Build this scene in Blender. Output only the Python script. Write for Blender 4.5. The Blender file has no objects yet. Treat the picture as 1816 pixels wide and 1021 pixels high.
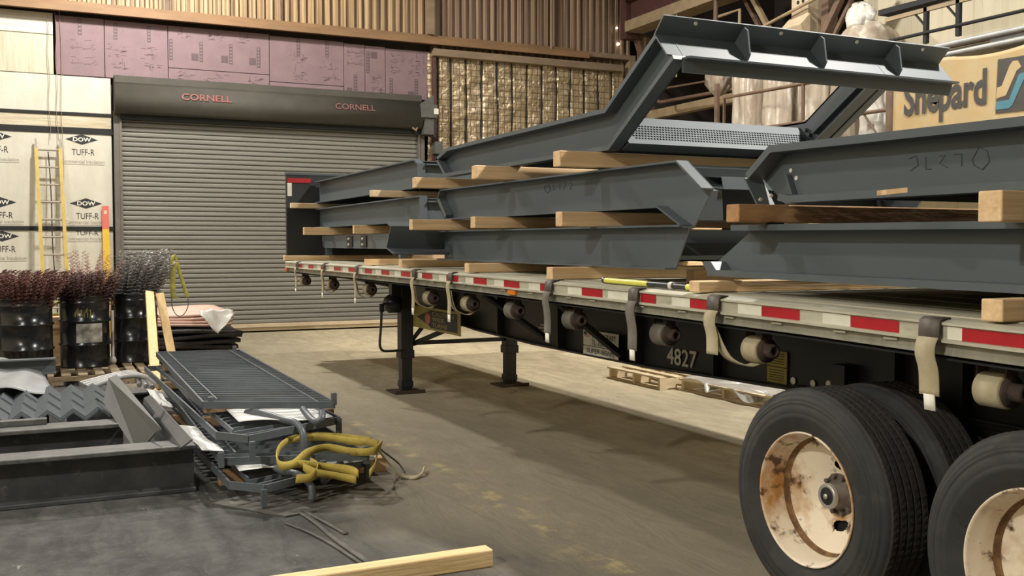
import bpy, math, random
from mathutils import Vector, Matrix
R = math.radians
random.seed(7)
S = bpy.context.scene
COL = S.collection

# ------------------------------------------------------------------ camera, world, lights, exposure
cam_data = bpy.data.cameras.new('camera')
cam = bpy.data.objects.new('camera', cam_data); COL.objects.link(cam)
cam.location = (-3.0548, -3.4354, 1.6255)
cam.rotation_euler = (R(90 - 2.465), 0, R(-25.2545))
cam_data.sensor_width = 36; cam_data.lens = 36 * 1780 / 1816
cam_data.clip_start = .05; cam_data.clip_end = 200
S.camera = cam
S.view_settings.view_transform = 'Standard'; S.view_settings.look = 'None'
S.view_settings.gamma = 1; S.view_settings.use_curve_mapping = False
S.view_settings.exposure = 0.18
W = bpy.data.worlds.new('world'); S.world = W; W.use_nodes = True
W.node_tree.nodes['Background'].inputs[0].default_value = (1, .93, .8, 1)
W.node_tree.nodes['Background'].inputs[1].default_value = 0.02
WARM = (1, .955, .88)
LAMPS = [(-1.6, 11.8, 7.6, 1700), (4.4, .5, 7.8, 1000), (-5.2, 3.0, 7.6, 170), (-5.6, 9.0, 7.6, 200), (-8.6, -2.6, 6.4, 760), (5.2, 8.6, 7.8, 330)]

# ------------------------------------------------------------------ helpers
ORG = {}
def V(*a): return Vector(a)
class M:
    def __init__(s): s.v = []; s.f = []; s.sm = []; s.mi = []
    def add(s, vs, fs, smooth=False, mi=0):
        o = len(s.v); s.v += [tuple(v) for v in vs]
        for f in fs: s.f.append([i + o for i in f]); s.sm.append(smooth); s.mi.append(mi)
        return s
    def box(s, x0, x1, y0, y1, z0, z1, mi=0):
        return s.add([(x0,y0,z0),(x1,y0,z0),(x1,y1,z0),(x0,y1,z0),(x0,y0,z1),(x1,y0,z1),(x1,y1,z1),(x0,y1,z1)],
            [(0,3,2,1),(4,5,6,7),(0,1,5,4),(1,2,6,5),(2,3,7,6),(3,0,4,7)], False, mi)
    def hexa(s, p, mi=0):
        return s.add(p, [(0,3,2,1),(4,5,6,7),(0,1,5,4),(1,2,6,5),(2,3,7,6),(3,0,4,7)], False, mi)
    def bar(s, p, q, w, h, up=(0,0,1), mi=0):      # box from p to q, w wide, h high
        p = Vector(p); q = Vector(q); d = (q - p).normalized(); u = Vector(up)
        a = d.cross(u)
        if a.length < 1e-4: a = d.cross(Vector((1,0,0)))
        a.normalize(); b = a.cross(d); a *= w / 2; b *= h / 2
        return s.hexa([p-a-b, p+a-b, q+a-b, q-a-b, p-a+b, p+a+b, q+a+b, q-a+b], mi)
    def prism(s, poly, vec, mi=0):
        n = len(poly); vec = Vector(vec); P = [Vector(p) for p in poly]
        return s.add(P + [p + vec for p in P], [tuple(range(n))[::-1], tuple(range(n, 2*n))] + [(i, (i+1) % n, (i+1) % n + n, i + n) for i in range(n)], False, mi)
    def strip(s, path, t, x0, x1):                 # plate following a (y,z) path, t thick to its left, from x0 to x1
        P = [Vector(p) for p in path]; n = len(P); off = []
        for i in range(n):
            ns = []
            if i > 0: d = (P[i]-P[i-1]).normalized(); ns.append(Vector((-d.y, d.x)))
            if i < n-1: d = (P[i+1]-P[i]).normalized(); ns.append(Vector((-d.y, d.x)))
            m = ns[0] if len(ns) == 1 else (ns[0]+ns[1]).normalized()
            off.append(P[i] + m * (t / max(.3, m.dot(ns[0]))))
        for i in range(n-1):
            a, b, c, d = P[i], P[i+1], off[i+1], off[i]
            s.hexa([(x0,a.x,a.y),(x0,b.x,b.y),(x0,c.x,c.y),(x0,d.x,d.y),(x1,a.x,a.y),(x1,b.x,b.y),(x1,c.x,c.y),(x1,d.x,d.y)])
        return s
    def tube(s, path, r, n=8, closed=False, cap=True, mi=0):
        P = [Vector(p) for p in path]; m = len(P); rings = []; prev = None
        for i in range(m):
            if closed: d = P[(i+1) % m] - P[i-1]
            else: d = P[min(i+1, m-1)] - P[max(i-1, 0)]
            d.normalize()
            if prev is None: a = d.orthogonal().normalized()
            else:
                a = prev - d * prev.dot(d)
                a = a.normalized() if a.length > 1e-5 else d.orthogonal().normalized()
            prev = a; b = d.cross(a); rr = r[i] if isinstance(r, (list, tuple)) else r
            rings.append([P[i] + (a*math.cos(2*math.pi*k/n) + b*math.sin(2*math.pi*k/n)) * rr for k in range(n)])
        fs = []
        for i in range(m if closed else m-1):
            j = (i+1) % m
            for k in range(n): fs.append((i*n+k, i*n+(k+1) % n, j*n+(k+1) % n, j*n+k))
        s.add([v for g in rings for v in g], fs, True, mi)
        if cap and not closed: s.add(rings[0] + rings[-1], [tuple(range(n))[::-1], tuple(range(n, 2*n))], False, mi)
        return s
    def lathe(s, c, ax, prof, n=32, smooth=True, mi=0, closed=False):   # prof: (r, t) along axis
        c = Vector(c); ax = Vector(ax).normalized()
        a = Vector((0,0,1)) if abs(ax.z) < .9 else Vector((1,0,0)); b = ax.cross(a); m = len(prof)
        vs = [c + ax*t + (a*math.cos(2*math.pi*k/n) + b*math.sin(2*math.pi*k/n))*r for r, t in prof for k in range(n)]
        fs = [(i*n+k, i*n+(k+1) % n, (i+1) % m*n+(k+1) % n, (i+1) % m*n+k) for i in range(m if closed else m-1) for k in range(n)]
        return s.add(vs, fs, smooth, mi)
    def disc(s, c, ax, r, n=24, mi=0):
        c = Vector(c); ax = Vector(ax).normalized(); a = ax.orthogonal().normalized(); b = ax.cross(a)
        return s.add([c + (a*math.cos(2*math.pi*k/n)+b*math.sin(2*math.pi*k/n))*r for k in range(n)], [tuple(range(n))], False, mi)
    def cyl(s, p, q, r, n=20, mi=0): return s.tube([p, q], r, n, mi=mi)
    def ribbon(s, path, w, wdir, t=.004):          # strap: path swept, width along wdir
        P = [Vector(p) for p in path]; wd = [Vector(wdir[i] if isinstance(wdir, list) else wdir).normalized() * (w/2) for i in range(len(P))]
        vs = []; m = len(P)
        for i in range(m):
            d = (P[min(i+1, m-1)] - P[max(i-1, 0)]).normalized(); nn = d.cross(wd[i]).normalized() * t/2
            vs += [P[i]-wd[i]-nn, P[i]+wd[i]-nn, P[i]+wd[i]+nn, P[i]-wd[i]+nn]
        fs = [(0,1,2,3), (4*m-1, 4*m-2, 4*m-3, 4*m-4)]
        for i in range(m-1):
            for k in range(4): fs.append((4*i+k, 4*i+4+k, 4*i+4+(k+1) % 4, 4*i+(k+1) % 4))
        return s.add(vs, fs, True)
    def sheet(s, fn, nu, nv, t=.004, smooth=True):
        vs = [Vector(fn(i/nu, j/nv)) for j in range(nv+1) for i in range(nu+1)]
        w = nu+1; N = len(vs)
        fs = [(j*w+i, j*w+i+1, (j+1)*w+i+1, (j+1)*w+i) for j in range(nv) for i in range(nu)]
        n = (vs[1]-vs[0]).cross(vs[w]-vs[0]).normalized() * t
        bs = [(f[0]+N, f[3]+N, f[2]+N, f[1]+N) for f in fs]
        edge = [j for j in range(nu+1)] + [j*w+nu for j in range(1, nv+1)] + [nv*w+i for i in range(nu-1, -1, -1)] + [j*w for j in range(nv-1, 0, -1)]
        es = [(edge[(k+1) % len(edge)], edge[k], edge[k]+N, edge[(k+1) % len(edge)]+N) for k in range(len(edge))]
        s.add(vs + [v-n for v in vs], fs + bs + es, smooth)
        return s
def smooth_path(pts, n=6, closed=False):
    P = [Vector(p) for p in pts]; out = []; m = len(P)
    for i in range(m if closed else m-1):
        g = lambda k: P[k % m] if closed else P[max(0, min(m-1, k))]
        a, b, c, d = g(i-1), g(i), g(i+1), g(i+2)
        for k in range(n):
            t = k/n
            out.append(.5*((2*b) + (c-a)*t + (2*a-5*b+4*c-d)*t*t + (3*b-a-3*c+d)*t**3))
    if not closed: out.append(P[-1])
    return out

def obj(name, m, mat, parent=None, bevel=0, label=None, fix=True):
    me = bpy.data.meshes.new(name)
    if parent is not None: o0 = ORG[parent.name]
    else:
        xs, ys, zs = zip(*m.v); o0 = Vector(((min(xs)+max(xs))/2, (min(ys)+max(ys))/2, min(zs)))
    me.from_pydata([tuple(Vector(v)-o0) for v in m.v], [], m.f)
    for mm in (mat if isinstance(mat, (list, tuple)) else [mat]): me.materials.append(mm)
    me.polygons.foreach_set('use_smooth', m.sm); me.polygons.foreach_set('material_index', m.mi)
    me.validate()
    if fix:
        import bmesh
        b = bmesh.new(); b.from_mesh(me); bmesh.ops.recalc_face_normals(b, faces=b.faces); b.to_mesh(me); b.free()
    me.update()
    o = bpy.data.objects.new(name, me); COL.objects.link(o)
    if parent is not None: o.parent = parent
    else: o.location = o0
    ORG[o.name] = o0
    if bevel:
        b = o.modifiers.new('bevel', 'BEVEL'); b.width = bevel; b.segments = 2; b.limit_method = 'ANGLE'; b.angle_limit = R(40)
    if label: o['label'] = label
    return o
def tag(o, label, cat, group=None, kind=None):
    o['label'] = label; o['category'] = cat
    if group: o['group'] = group
    if kind: o['kind'] = kind
    return o
def thing(name, loc, label, cat, group=None):
    o = bpy.data.objects.new(name, None); COL.objects.link(o); o.location = loc; o.empty_display_size = .1
    ORG[o.name] = Vector(loc)
    return tag(o, label, cat, group)
def struct(name, m, mat, parent=None, bevel=0):
    o = obj(name, m, mat, parent, bevel)
    if parent is None: o['kind'] = 'structure'
    return o
def lettering(name, body, mat, parent, origin, xd, yd, w, h, depth=.002, bold=.0, shear=0):
    cu = bpy.data.curves.new('txt', 'FONT'); cu.body = body; cu.size = 1; cu.offset = bold; cu.shear = shear; cu.resolution_u = 3
    cu.space_character = 1.0; cu.fill_mode = 'FRONT'
    to = bpy.data.objects.new('txt', cu); COL.objects.link(to)
    dg = bpy.context.evaluated_depsgraph_get(); dg.update()
    me = bpy.data.meshes.new_from_object(to.evaluated_get(dg))
    vs = [v.co.copy() for v in me.vertices]; fs = [tuple(p.vertices) for p in me.polygons]
    bpy.data.objects.remove(to); bpy.data.curves.remove(cu); bpy.data.meshes.remove(me)
    x0 = min(v.x for v in vs); x1 = max(v.x for v in vs); y0 = min(v.y for v in vs); y1 = max(v.y for v in vs)
    xd = Vector(xd).normalized(); yd = Vector(yd).normalized(); n = xd.cross(yd)
    m = M(); origin = Vector(origin)
    P = [origin + xd*((v.x-x0)/(x1-x0)*w) + yd*((v.y-y0)/(y1-y0)*h) + n*depth for v in vs]
    m.add(P, fs)
    return obj(name, m, mat, parent, fix=False)

# ------------------------------------------------------------------ materials
def mat(name, c1, c2=None, scale=3, rough=.6, metal=0, bump=0, bscale=40, stretch=(1,1,1), lo=.35, hi=.65, detail=6, c3=None, s3=8, lo3=.6, hi3=.7, rv=0, spec=.5, rnd=0):
    m = bpy.data.materials.new(name); m.use_nodes = True; nt = m.node_tree; N = nt.nodes; L = nt.links
    p = N['Principled BSDF']; p.inputs['Roughness'].default_value = rough; p.inputs['Metallic'].default_value = metal
    p.inputs['Specular IOR Level'].default_value = spec
    c = lambda q: (q[0], q[1], q[2], 1)
    p.inputs['Base Color'].default_value = c(c1)
    if c2 or bump or c3:
        tc = N.new('ShaderNodeTexCoord'); mp = N.new('ShaderNodeMapping'); mp.inputs['Scale'].default_value = stretch
        L.new(tc.outputs['Object'], mp.inputs['Vector']); src = mp.outputs[0]
        if rnd:
            oi = N.new('ShaderNodeObjectInfo'); ml = N.new('ShaderNodeMath'); ml.operation = 'MULTIPLY'; ml.inputs[1].default_value = 37
            L.new(oi.outputs['Random'], ml.inputs[0]); ad = N.new('ShaderNodeVectorMath'); L.new(src, ad.inputs[0]); L.new(ml.outputs[0], ad.inputs[1]); src = ad.outputs[0]
    out = None
    def noise(sc, de, lo, hi):
        n = N.new('ShaderNodeTexNoise'); n.inputs['Scale'].default_value = sc; n.inputs['Detail'].default_value = de; n.inputs['Roughness'].default_value = .6
        L.new(src, n.inputs['Vector']); r = N.new('ShaderNodeMapRange'); r.inputs[1].default_value = lo; r.inputs[2].default_value = hi
        L.new(n.outputs[0], r.inputs[0]); return r.outputs[0]
    if c2:
        f = noise(scale, detail, lo, hi); mx = N.new('ShaderNodeMix'); mx.data_type = 'RGBA'
        L.new(f, mx.inputs[0]); mx.inputs[6].default_value = c(c1); mx.inputs[7].default_value = c(c2); out = mx.outputs[2]
        if rv:
            r2 = N.new('ShaderNodeMapRange'); r2.inputs[3].default_value = rough; r2.inputs[4].default_value = rough+rv
            L.new(f, r2.inputs[0]); L.new(r2.outputs[0], p.inputs['Roughness'])
    if c3:
        f = noise(s3, 8, lo3, hi3); mx = N.new('ShaderNodeMix'); mx.data_type = 'RGBA'
        L.new(f, mx.inputs[0])
        if out: L.new(out, mx.inputs[6])
        else: mx.inputs[6].default_value = c(c1)
        mx.inputs[7].default_value = c(c3); out = mx.outputs[2]
    if out: L.new(out, p.inputs['Base Color'])
    if bump:
        n = N.new('ShaderNodeTexNoise'); n.inputs['Scale'].default_value = bscale; n.inputs['Detail'].default_value = 5; L.new(src, n.inputs['Vector'])
        b = N.new('ShaderNodeBump'); b.inputs['Strength'].default_value = bump; b.inputs['Distance'].default_value = .02
        L.new(n.outputs[0], b.inputs['Height']); L.new(b.outputs[0], p.inputs['Normal'])
    return m
def wood(name, a, b, axis, dark=None):
    st = {'x': (.06, 1, 1), 'y': (1, .06, 1), 'z': (1, 1, .06)}[axis]
    return mat(name, a, b, 26, .75, stretch=st, lo=.3, hi=.7, detail=4, bump=.15, bscale=60, c3=dark, s3=5, lo3=.55, hi3=.75, rnd=1)

steel = mat('painted_steel', (.078,.096,.108), (.088,.106,.118), 1.3, .5, bump=.02, bscale=300, rnd=1)
steel_light = mat('primed_steel', (.095,.11,.12), (.082,.096,.105), 4, .45, bump=.02, bscale=200, rnd=1)
rail_steel = mat('railing_steel', (.078,.092,.104), (.1,.114,.126), 8, .4, rnd=1)
bentm = mat('bent_grey_steel', (0.096,0.0976,0.0944), (0.084,0.0864,0.084), 5, .5)
bentp = mat('bent_pale_steel', (.17,.172,.172), (.15,.152,.152), 5, .5)
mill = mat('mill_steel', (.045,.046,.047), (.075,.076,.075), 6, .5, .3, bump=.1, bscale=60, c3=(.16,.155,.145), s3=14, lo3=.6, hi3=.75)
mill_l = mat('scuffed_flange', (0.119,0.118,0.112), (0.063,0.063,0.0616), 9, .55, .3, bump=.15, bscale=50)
lum_x = wood('lumber_x', (.82,.6,.36), (.66,.43,.22), 'x', (.42,.24,.1))
lum_xw = wood('lumber_pale', (.8,.66,.46), (.55,.38,.2), 'x', (.4,.26,.13))
lum_b = wood('lumber_brown', (.36,.23,.12), (.24,.14,.07), 'x', (.14,.08,.04))
lum_dk = mat('weathered_timber', (.5,.28,.125), (.3,.15,.065), 12, .85, stretch=(.3,1,1), bump=.3, bscale=30, c3=(.75,.55,.38), s3=7, lo3=.62, hi3=.66, rnd=1)
lum_y = wood('lumber_y', (.55,.43,.27), (.4,.29,.17), 'y', (.25,.18,.1))
lum_z = wood('lumber_z', (.78,.58,.31), (.66,.44,.2), 'z')
lum_f = wood('lumber_floor', (.78,.6,.33), (.6,.41,.19), 'x', (.2,.12,.06))
black = mat('black_frame', (.010,.011,.012), (.016,.017,.018), 3, .42, rnd=1)
holem = mat('hole_shade', (.004,.004,.004), rough=1, spec=0)
blackdull = mat('black_dull', (.012,.012,.012), rough=.8)
alum = mat('deck_rail_aluminium', (.56,.54,.43), (.42,.40,.31), 9, .55, .15, stretch=(1,.3,1), c3=(.24,.22,.17), s3=16, lo3=.6, hi3=.8)
alum_d = mat('dull_aluminium', (.36,.345,.28), (.24,.23,.18), 8, .6, .2, stretch=(1,1,.3), c3=(.5,.48,.4), s3=10, lo3=.6, hi3=.75)
deckm = mat('deck_boards', (.48,.45,.34), (.3,.28,.21), 10, .7, stretch=(1,.1,1))
redt = mat('red_reflector', (.45,.012,.022), (.36,.01,.018), 12, .35)
whitet = mat('white_reflector', (.78,.77,.66), (.68,.67,.56), 12, .35)
amber = mat('amber_lens', (.75,.22,.02), rough=.25)
orangem = mat('orange_lens', (.6,.13,.05), rough=.3)
rust = mat('rusty_iron', (.045,.034,.029), (.075,.046,.035), 14, .8, .2, bump=.3, bscale=60)
strap_l = mat('cream_webbing', (.5,.44,.3), (.38,.32,.19), 6, .85, bump=.1, bscale=200, rnd=1)
strap_g = mat('grimy_webbing', (.13,.12,.10), (.2,.18,.15), 9, .85, bump=.1, bscale=200, rnd=1)
strap_w = mat('white_strap_end', (.85,.82,.72), rough=.8)
hookm = mat('hook_steel', (.09,.08,.072), (.14,.12,.1), 10, .6, .4)
rubber = mat('tire_rubber', (.021,.022,.022), (.036,.036,.035), 5, .75, bump=.12, bscale=30, c3=(.06,.057,.052), s3=7, lo3=.56, hi3=.8)
tread = mat('tire_tread', (.04,.035,.031), (.027,.024,.022), 9, .85, bump=.3, bscale=80)
rimm = mat('rusty_cream_rim', (.84,.74,.58), (.46,.22,.06), 3.2, .45, bump=.08, bscale=40, lo=.47, hi=.64, c3=(.1,.042,.016), s3=10, lo3=.56, hi3=.64)
rust2 = mat('rust_ring', (.12,.06,.025), (.3,.17,.07), 16, .8, lo=.4, hi=.7)
hubm = mat('hub_cast', (.2,.18,.155), (.13,.11,.09), 14, .6, .4)
hubc = mat('hub_cap', (.5,.49,.46), rough=.35, metal=.6)
drumm = mat('drum_black', (.009,.01,.011), (.014,.015,.016), 5, .22, c3=(.04,.038,.034), s3=12, lo3=.62, hi3=.75)
drumpatch = mat('worn_label', (.5,.48,.44), (.14,.135,.12), 9, .35, .3)
wire_r = mat('rusty_wire', (.15,.05,.036), (.08,.03,.024), 30, .6, .3)
wire_d = mat('dark_red_wire', (.06,.028,.024), (.1,.045,.036), 30, .6, .3)
wire_p = mat('pinkish_wire', (.42,.22,.18), (.3,.14,.11), 30, .5, .3)
wire_g = mat('bright_wire', (.32,.31,.29), (.2,.195,.185), 30, .35, .8)
foilw = mat('white_faced_board', (0.605,0.58,0.496), (0.538,0.504,0.412), 2.5, .5, bump=.5, bscale=7, stretch=(1,1,.5))
foilh = mat('crinkled_board', (0.607,0.582,0.5), (0.508,0.476,0.394), 3, .45, bump=.9, bscale=9, stretch=(.3,1,2))
foilv = mat('yellowed_board', (0.528,0.488,0.368), (0.448,0.4,0.288), 3, .5, bump=.7, bscale=9, stretch=(2,1,.3))
foilb = mat('stained_board', (0.558,0.508,0.385), (0.459,0.385,0.262), 2.5, .5, bump=.7, bscale=9, stretch=(.4,1,2))
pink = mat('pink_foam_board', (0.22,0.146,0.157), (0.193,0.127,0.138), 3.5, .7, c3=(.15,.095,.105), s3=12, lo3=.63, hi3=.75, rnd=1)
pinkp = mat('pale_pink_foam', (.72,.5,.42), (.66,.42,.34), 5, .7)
ink = mat('black_print', (.02,.02,.022), rough=.6)
inkg = mat('grey_print', (0.09,0.063,0.069), (0.126,0.084,0.09), 40, .7)
inkf = mat('faint_pink_print', (0.117,0.0775,0.085), (0.145,0.095,0.102), 30, .7)
inkl = mat('faint_print', (.3,.28,.23), rough=.7)
whitep = mat('white_print', (.75,.72,.62), rough=.6)
slat = mat('door_slat_paint', (0.2,0.192,0.164), (0.172,0.164,0.14), 2.5, .5, stretch=(.3,1,3))
hood = mat('door_hood_paint', (0.0496,0.0453,0.036), (0.062,0.0564,0.0446), 3, .8)
hoodtop = hood
jamb = mat('door_jamb_paint', (.105,.095,.08), (.14,.125,.105), 5, .6)
cream = mat('cream_bar', (.6,.49,.33), (.48,.39,.26), 7, .6, stretch=(.4,1,1))
redlet = mat('red_lettering', (.24,.07,.06), (.19,.065,.055), 14, .6)
redletf = mat('faded_red_lettering', (.19,.075,.065), (.15,.075,.065), 14, .6)
corr = mat('rust_stained_siding', (0.576,0.416,0.24), (0.216,0.14,0.076), 3.2, .65, stretch=(5,1,.05), lo=.35, hi=.6, detail=4, c3=(.08,.05,.03), s3=5, lo3=.55, hi3=.68)
corr2 = mat('brown_siding', (.42,.29,.195), (.15,.1,.07), 3.2, .7, stretch=(5,1,.05), lo=.35, hi=.6, detail=4, c3=(.3,.2,.11), s3=5, lo3=.58, hi3=.7)
girt = mat('brown_girt', (.26,.15,.07), (.2,.115,.055), 5, .65, stretch=(.3,1,1))
girt2 = mat('tan_girt', (.27,.2,.13), (.2,.145,.095), 5, .65, stretch=(.3,1,1))
browns = mat('brown_painted_steel', (.1,.06,.04), (.15,.095,.06), 6, .6)
orange = mat('orange_crane_paint', (.36,.085,.03), (.26,.06,.025), 5, .6)
maroon = mat('maroon_steel', (.09,.035,.028), (.06,.025,.022), 5, .6)
tan = mat('tan_steel', (.33,.25,.15), (.25,.185,.11), 5, .6)
creamcol = mat('cream_column', (.55,.45,.31), (.45,.36,.24), 8, .7, bump=.3, bscale=12)
darkbay = mat('dark_bay', (.05,.038,.03), (.035,.027,.022), 2, .8)
creamwall = mat('cream_siding', (.62,.56,.41), (.55,.49,.35), 2, .7, stretch=(1,3,.12), c3=(.3,.25,.18), s3=3.5, lo3=.58, hi3=.78)
wrap = mat('plastic_wrap', (0.425,0.365,0.289), (0.306,0.246,0.187), 3.5, .22, bump=.8, bscale=9, stretch=(1,1,.35), c3=(.66,.62,.54), s3=5, lo3=.52, hi3=.72, rnd=1)
wrapw = mat('white_plastic', (.72,.70,.65), (.6,.57,.51), 5, .3, bump=.3, bscale=12, rnd=1)
clearp = mat('clear_plastic', (.9,.88,.83), (.8,.77,.7), 5, .25, bump=.4, bscale=12)
clearp.node_tree.nodes['Principled BSDF'].inputs['Transmission Weight'].default_value = .7
paper = mat('white_sheet', (.75,.76,.74), (.66,.67,.65), 5, .6, bump=.15, bscale=14)
greysheet = mat('grey_plastic_sheet', (.27,.28,.285), (.21,.22,.225), 5, .5, bump=.2, bscale=14)
yel = mat('yellow_webbing', (.5,.39,.075), (.36,.27,.055), 12, .8, bump=.1, bscale=120, c3=(.2,.15,.04), s3=9, lo3=.6, hi3=.75)
yelsl = mat('yellow_sling', (.46,.42,.06), (.24,.22,.06), 12, .75, c3=(.2,.19,.07), s3=16, lo3=.55, hi3=.7)
yellad = mat('yellow_fibreglass', (.56,.41,.1), (.46,.33,.08), 8, .55)
yellev = mat('yellow_paint', (.66,.42,.03), (.6,.38,.03), 8, .5)
redlev = mat('red_cap_paint', (.6,.14,.1), rough=.5)
rung = mat('ladder_rung', (.32,.28,.22), rough=.5, metal=.3)
greyplastic = mat('operator_grey', (.1,.098,.09), (.07,.068,.063), 10, .5)
palw = mat('pallet_wood', (.33,.25,.15), (.15,.11,.065), 16, .85, stretch=(.3,.3,1), bump=.2, bscale=30, rnd=1)
palw2 = mat('pale_pallet_wood', (.68,.56,.37), (.52,.41,.25), 16, .85, stretch=(.3,.3,1), rnd=1)
blackmat = mat('black_mat', (.012,.011,.011), (.02,.018,.017), 8, .5, bump=.3, bscale=20)
signy = mat('sign_yellow', (.3,.25,.07), (.22,.18,.05), 8, .6)
decaly = mat('decal_yellow', (.28,.23,.03), (.22,.18,.025), 20, .5)
plate_g = mat('sign_plate_grey', (.62,.6,.54), (.52,.5,.45), 9, .45)
stencil = mat('stencil_white', (.5,.47,.41), (.38,.36,.31), 18, .7)
chalk = mat('grey_chalk', (.068,.078,.081), rough=.8)
toolblk = mat('tool_black', (.02,.02,.022), rough=.4)
tooly = mat('tool_yellow', (.72,.7,.12), rough=.4)
bannerm = mat('banner_canvas', (0.432,0.302,0.137), (0.432,0.346,0.194), 3, .6, bump=.35, bscale=4, c3=(.5,.3,.1), s3=3.2, lo3=.56, hi3=.75)
bluep = mat('banner_blue', (.06,.2,.26), (.05,.16,.21), 4, .6, bump=.2, bscale=6)
inkb = mat('banner_black', (.035,.032,.028), (.05,.045,.04), 5, .6, bump=.2, bscale=6)
debris = mat('dusty_strip', (.075,.071,.064), (.13,.122,.11), 8, .8)
pipe_l = mat('pale_pipe', (.34,.34,.33), (.26,.26,.255), 8, .4)
bluetape = mat('blue_band', (.25,.33,.5), rough=.5)
glowm = bpy.data.materials.new('lamp_glow'); glowm.use_nodes = True
_p = glowm.node_tree.nodes['Principled BSDF']; _p.inputs['Emission Color'].default_value = (1,.9,.75,1); _p.inputs['Emission Strength'].default_value = 12

def floor_material():
    m = bpy.data.materials.new('shop_floor'); m.use_nodes = True; nt = m.node_tree; N = nt.nodes; L = nt.links
    p = N['Principled BSDF']; tc = N.new('ShaderNodeNewGeometry'); P = tc.outputs['Position']
    def noise(sc, de=8, ro=.6, vec=P, dist=0):
        n = N.new('ShaderNodeTexNoise'); n.inputs['Scale'].default_value = sc; n.inputs['Detail'].default_value = de; n.inputs['Roughness'].default_value = ro
        n.inputs['Distortion'].default_value = dist; L.new(vec, n.inputs['Vector']); return n.outputs[0]
    def rng(x, a, b, c=0, d=1):
        r = N.new('ShaderNodeMapRange'); r.interpolation_type = 'SMOOTHSTEP'
        for i, q in zip((1,2,3,4), (a,b,c,d)): r.inputs[i].default_value = q
        L.new(x, r.inputs[0]); return r.outputs[0]
    def math_(op, a, b):
        n = N.new('ShaderNodeMath'); n.operation = op
        for i, q in enumerate((a,b)):
            if isinstance(q, (int,float)): n.inputs[i].default_value = q
            else: L.new(q, n.inputs[i])
        return n.outputs[0]
    def mix(f, a, b):
        n = N.new('ShaderNodeMix'); n.data_type = 'RGBA'
        if isinstance(f, (int,float)): n.inputs[0].default_value = f
        else: L.new(f, n.inputs[0])
        for i, q in ((6,a),(7,b)):
            if isinstance(q, tuple): n.inputs[i].default_value = q+(1,)
            else: L.new(q, n.inputs[i])
        return n.outputs[2]
    sx = N.new('ShaderNodeSeparateXYZ'); L.new(P, sx.inputs[0]); X, Y = sx.outputs[0], sx.outputs[1]
    mp = N.new('ShaderNodeMapping'); mp.inputs['Rotation'].default_value = (0,0,.5); mp.inputs['Scale'].default_value = (1.6,.5,1); L.new(P, mp.inputs[0])
    big = noise(.6, 6, .6, dist=.6); fine = noise(7, 10, .7); stk = noise(3, 8, .65, mp.outputs[0], 1.2)
    tanc = mix(rng(stk, .35, .7), (.44,.37,.24), (.58,.5,.34))
    tanc = mix(rng(big, .45, .7, 0, .6), tanc, (.33,.275,.185))
    tanc = mix(rng(noise(1.4, 9, .7, mp.outputs[0], 2.0), .5, .62, 0, .5), tanc, (.64,.55,.38))
    tanc = mix(rng(fine, .6, .8, 0, .55), tanc, (.26,.215,.14))
    grey = mix(rng(stk, .3, .7), (.04,.039,.037), (.075,.073,.068))
    grey = mix(rng(fine, .6, .75, 0, .6), grey, (.11,.107,.1))
    grey = mix(rng(noise(2.2, 6), .62, .7, 0, .5), grey, (.14,.137,.128))
    scf = noise(26, 6, .75); grey = mix(math_('MULTIPLY', rng(scf, .56, .7), .5), grey, (.14,.137,.128))
    grey = mix(math_('MULTIPLY', rng(noise(6.5, 9, .8, mp.outputs[0]), .635, .66), .8), grey, (.3,.295,.275))
    tanc = mix(math_('MULTIPLY', rng(scf, .55, .7), .5), tanc, (.27,.22,.145))
    tanc = mix(rng(noise(2.1, 9, .75, mp.outputs[0], 1.5), .55, .66, 0, .55), tanc, (.24,.2,.13))
    near_shade = math_('MULTIPLY', rng(Y, 3.5, 9.0, .6, 0), rng(big, .3, .6, .6, 1)); tanc = mix(near_shade, tanc, (.165,.145,.105))  # dimmer light near the camera painted into the tan colour
    # the work bay left of the painted lane line is dark with dust
    e = math_('ADD', X, math_('MULTIPLY', math_('SUBTRACT', big, .5), 1.6))
    e = math_('ADD', e, math_('MULTIPLY', math_('SUBTRACT', fine, .5), .5))
    e = math_('SUBTRACT', e, math_('MULTIPLY', math_('MAXIMUM', math_('SUBTRACT', 2.2, Y), 0), .28))
    e2 = math_('ADD', e, math_('MULTIPLY', math_('MAXIMUM', math_('SUBTRACT', Y, 6.5), 0), .35))
    f = rng(e2, -1.7, -.2, 1, 0)
    c = mix(f, tanc, grey)
    mid = math_('MULTIPLY', rng(e, -2.0, -.7), rng(e, .2, 1.8, .6, 0)); c = mix(mid, c, (.2,.178,.135))
    # yellow lane line, worn
    wob = math_('ADD', X, math_('MULTIPLY', math_('SUBTRACT', noise(.9, 3), .5), .25))
    ln = math_('ABSOLUTE', math_('ADD', wob, .46), 0)
    lf = math_('MULTIPLY', rng(ln, .03, .1, 1, 0), rng(noise(4, 8, .75), .5, .62))
    lf = math_('MULTIPLY', lf, rng(Y, 5.6, 6.4, .8, 0))
    c = mix(math_('MULTIPLY', lf, .6), c, (.6,.48,.2))
    ln2 = math_('MULTIPLY', rng(ln, .1, .5, .3, 0), rng(noise(3, 8, .7), .5, .7)); c = mix(math_('MULTIPLY', ln2, rng(Y, 5.6, 6.4, 1, 0)), c, (.5,.41,.2))
    L.new(c, p.inputs['Base Color'])
    L.new(rng(fine, .3, .7, .6, .88), p.inputs['Roughness']); p.inputs['Specular IOR Level'].default_value = .22
    b = N.new('ShaderNodeBump'); b.inputs['Strength'].default_value = .45; b.inputs['Distance'].default_value = .02; L.new(stk, b.inputs['Height'])
    L.new(b.outputs[0], p.inputs['Normal'])
    return m

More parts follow.
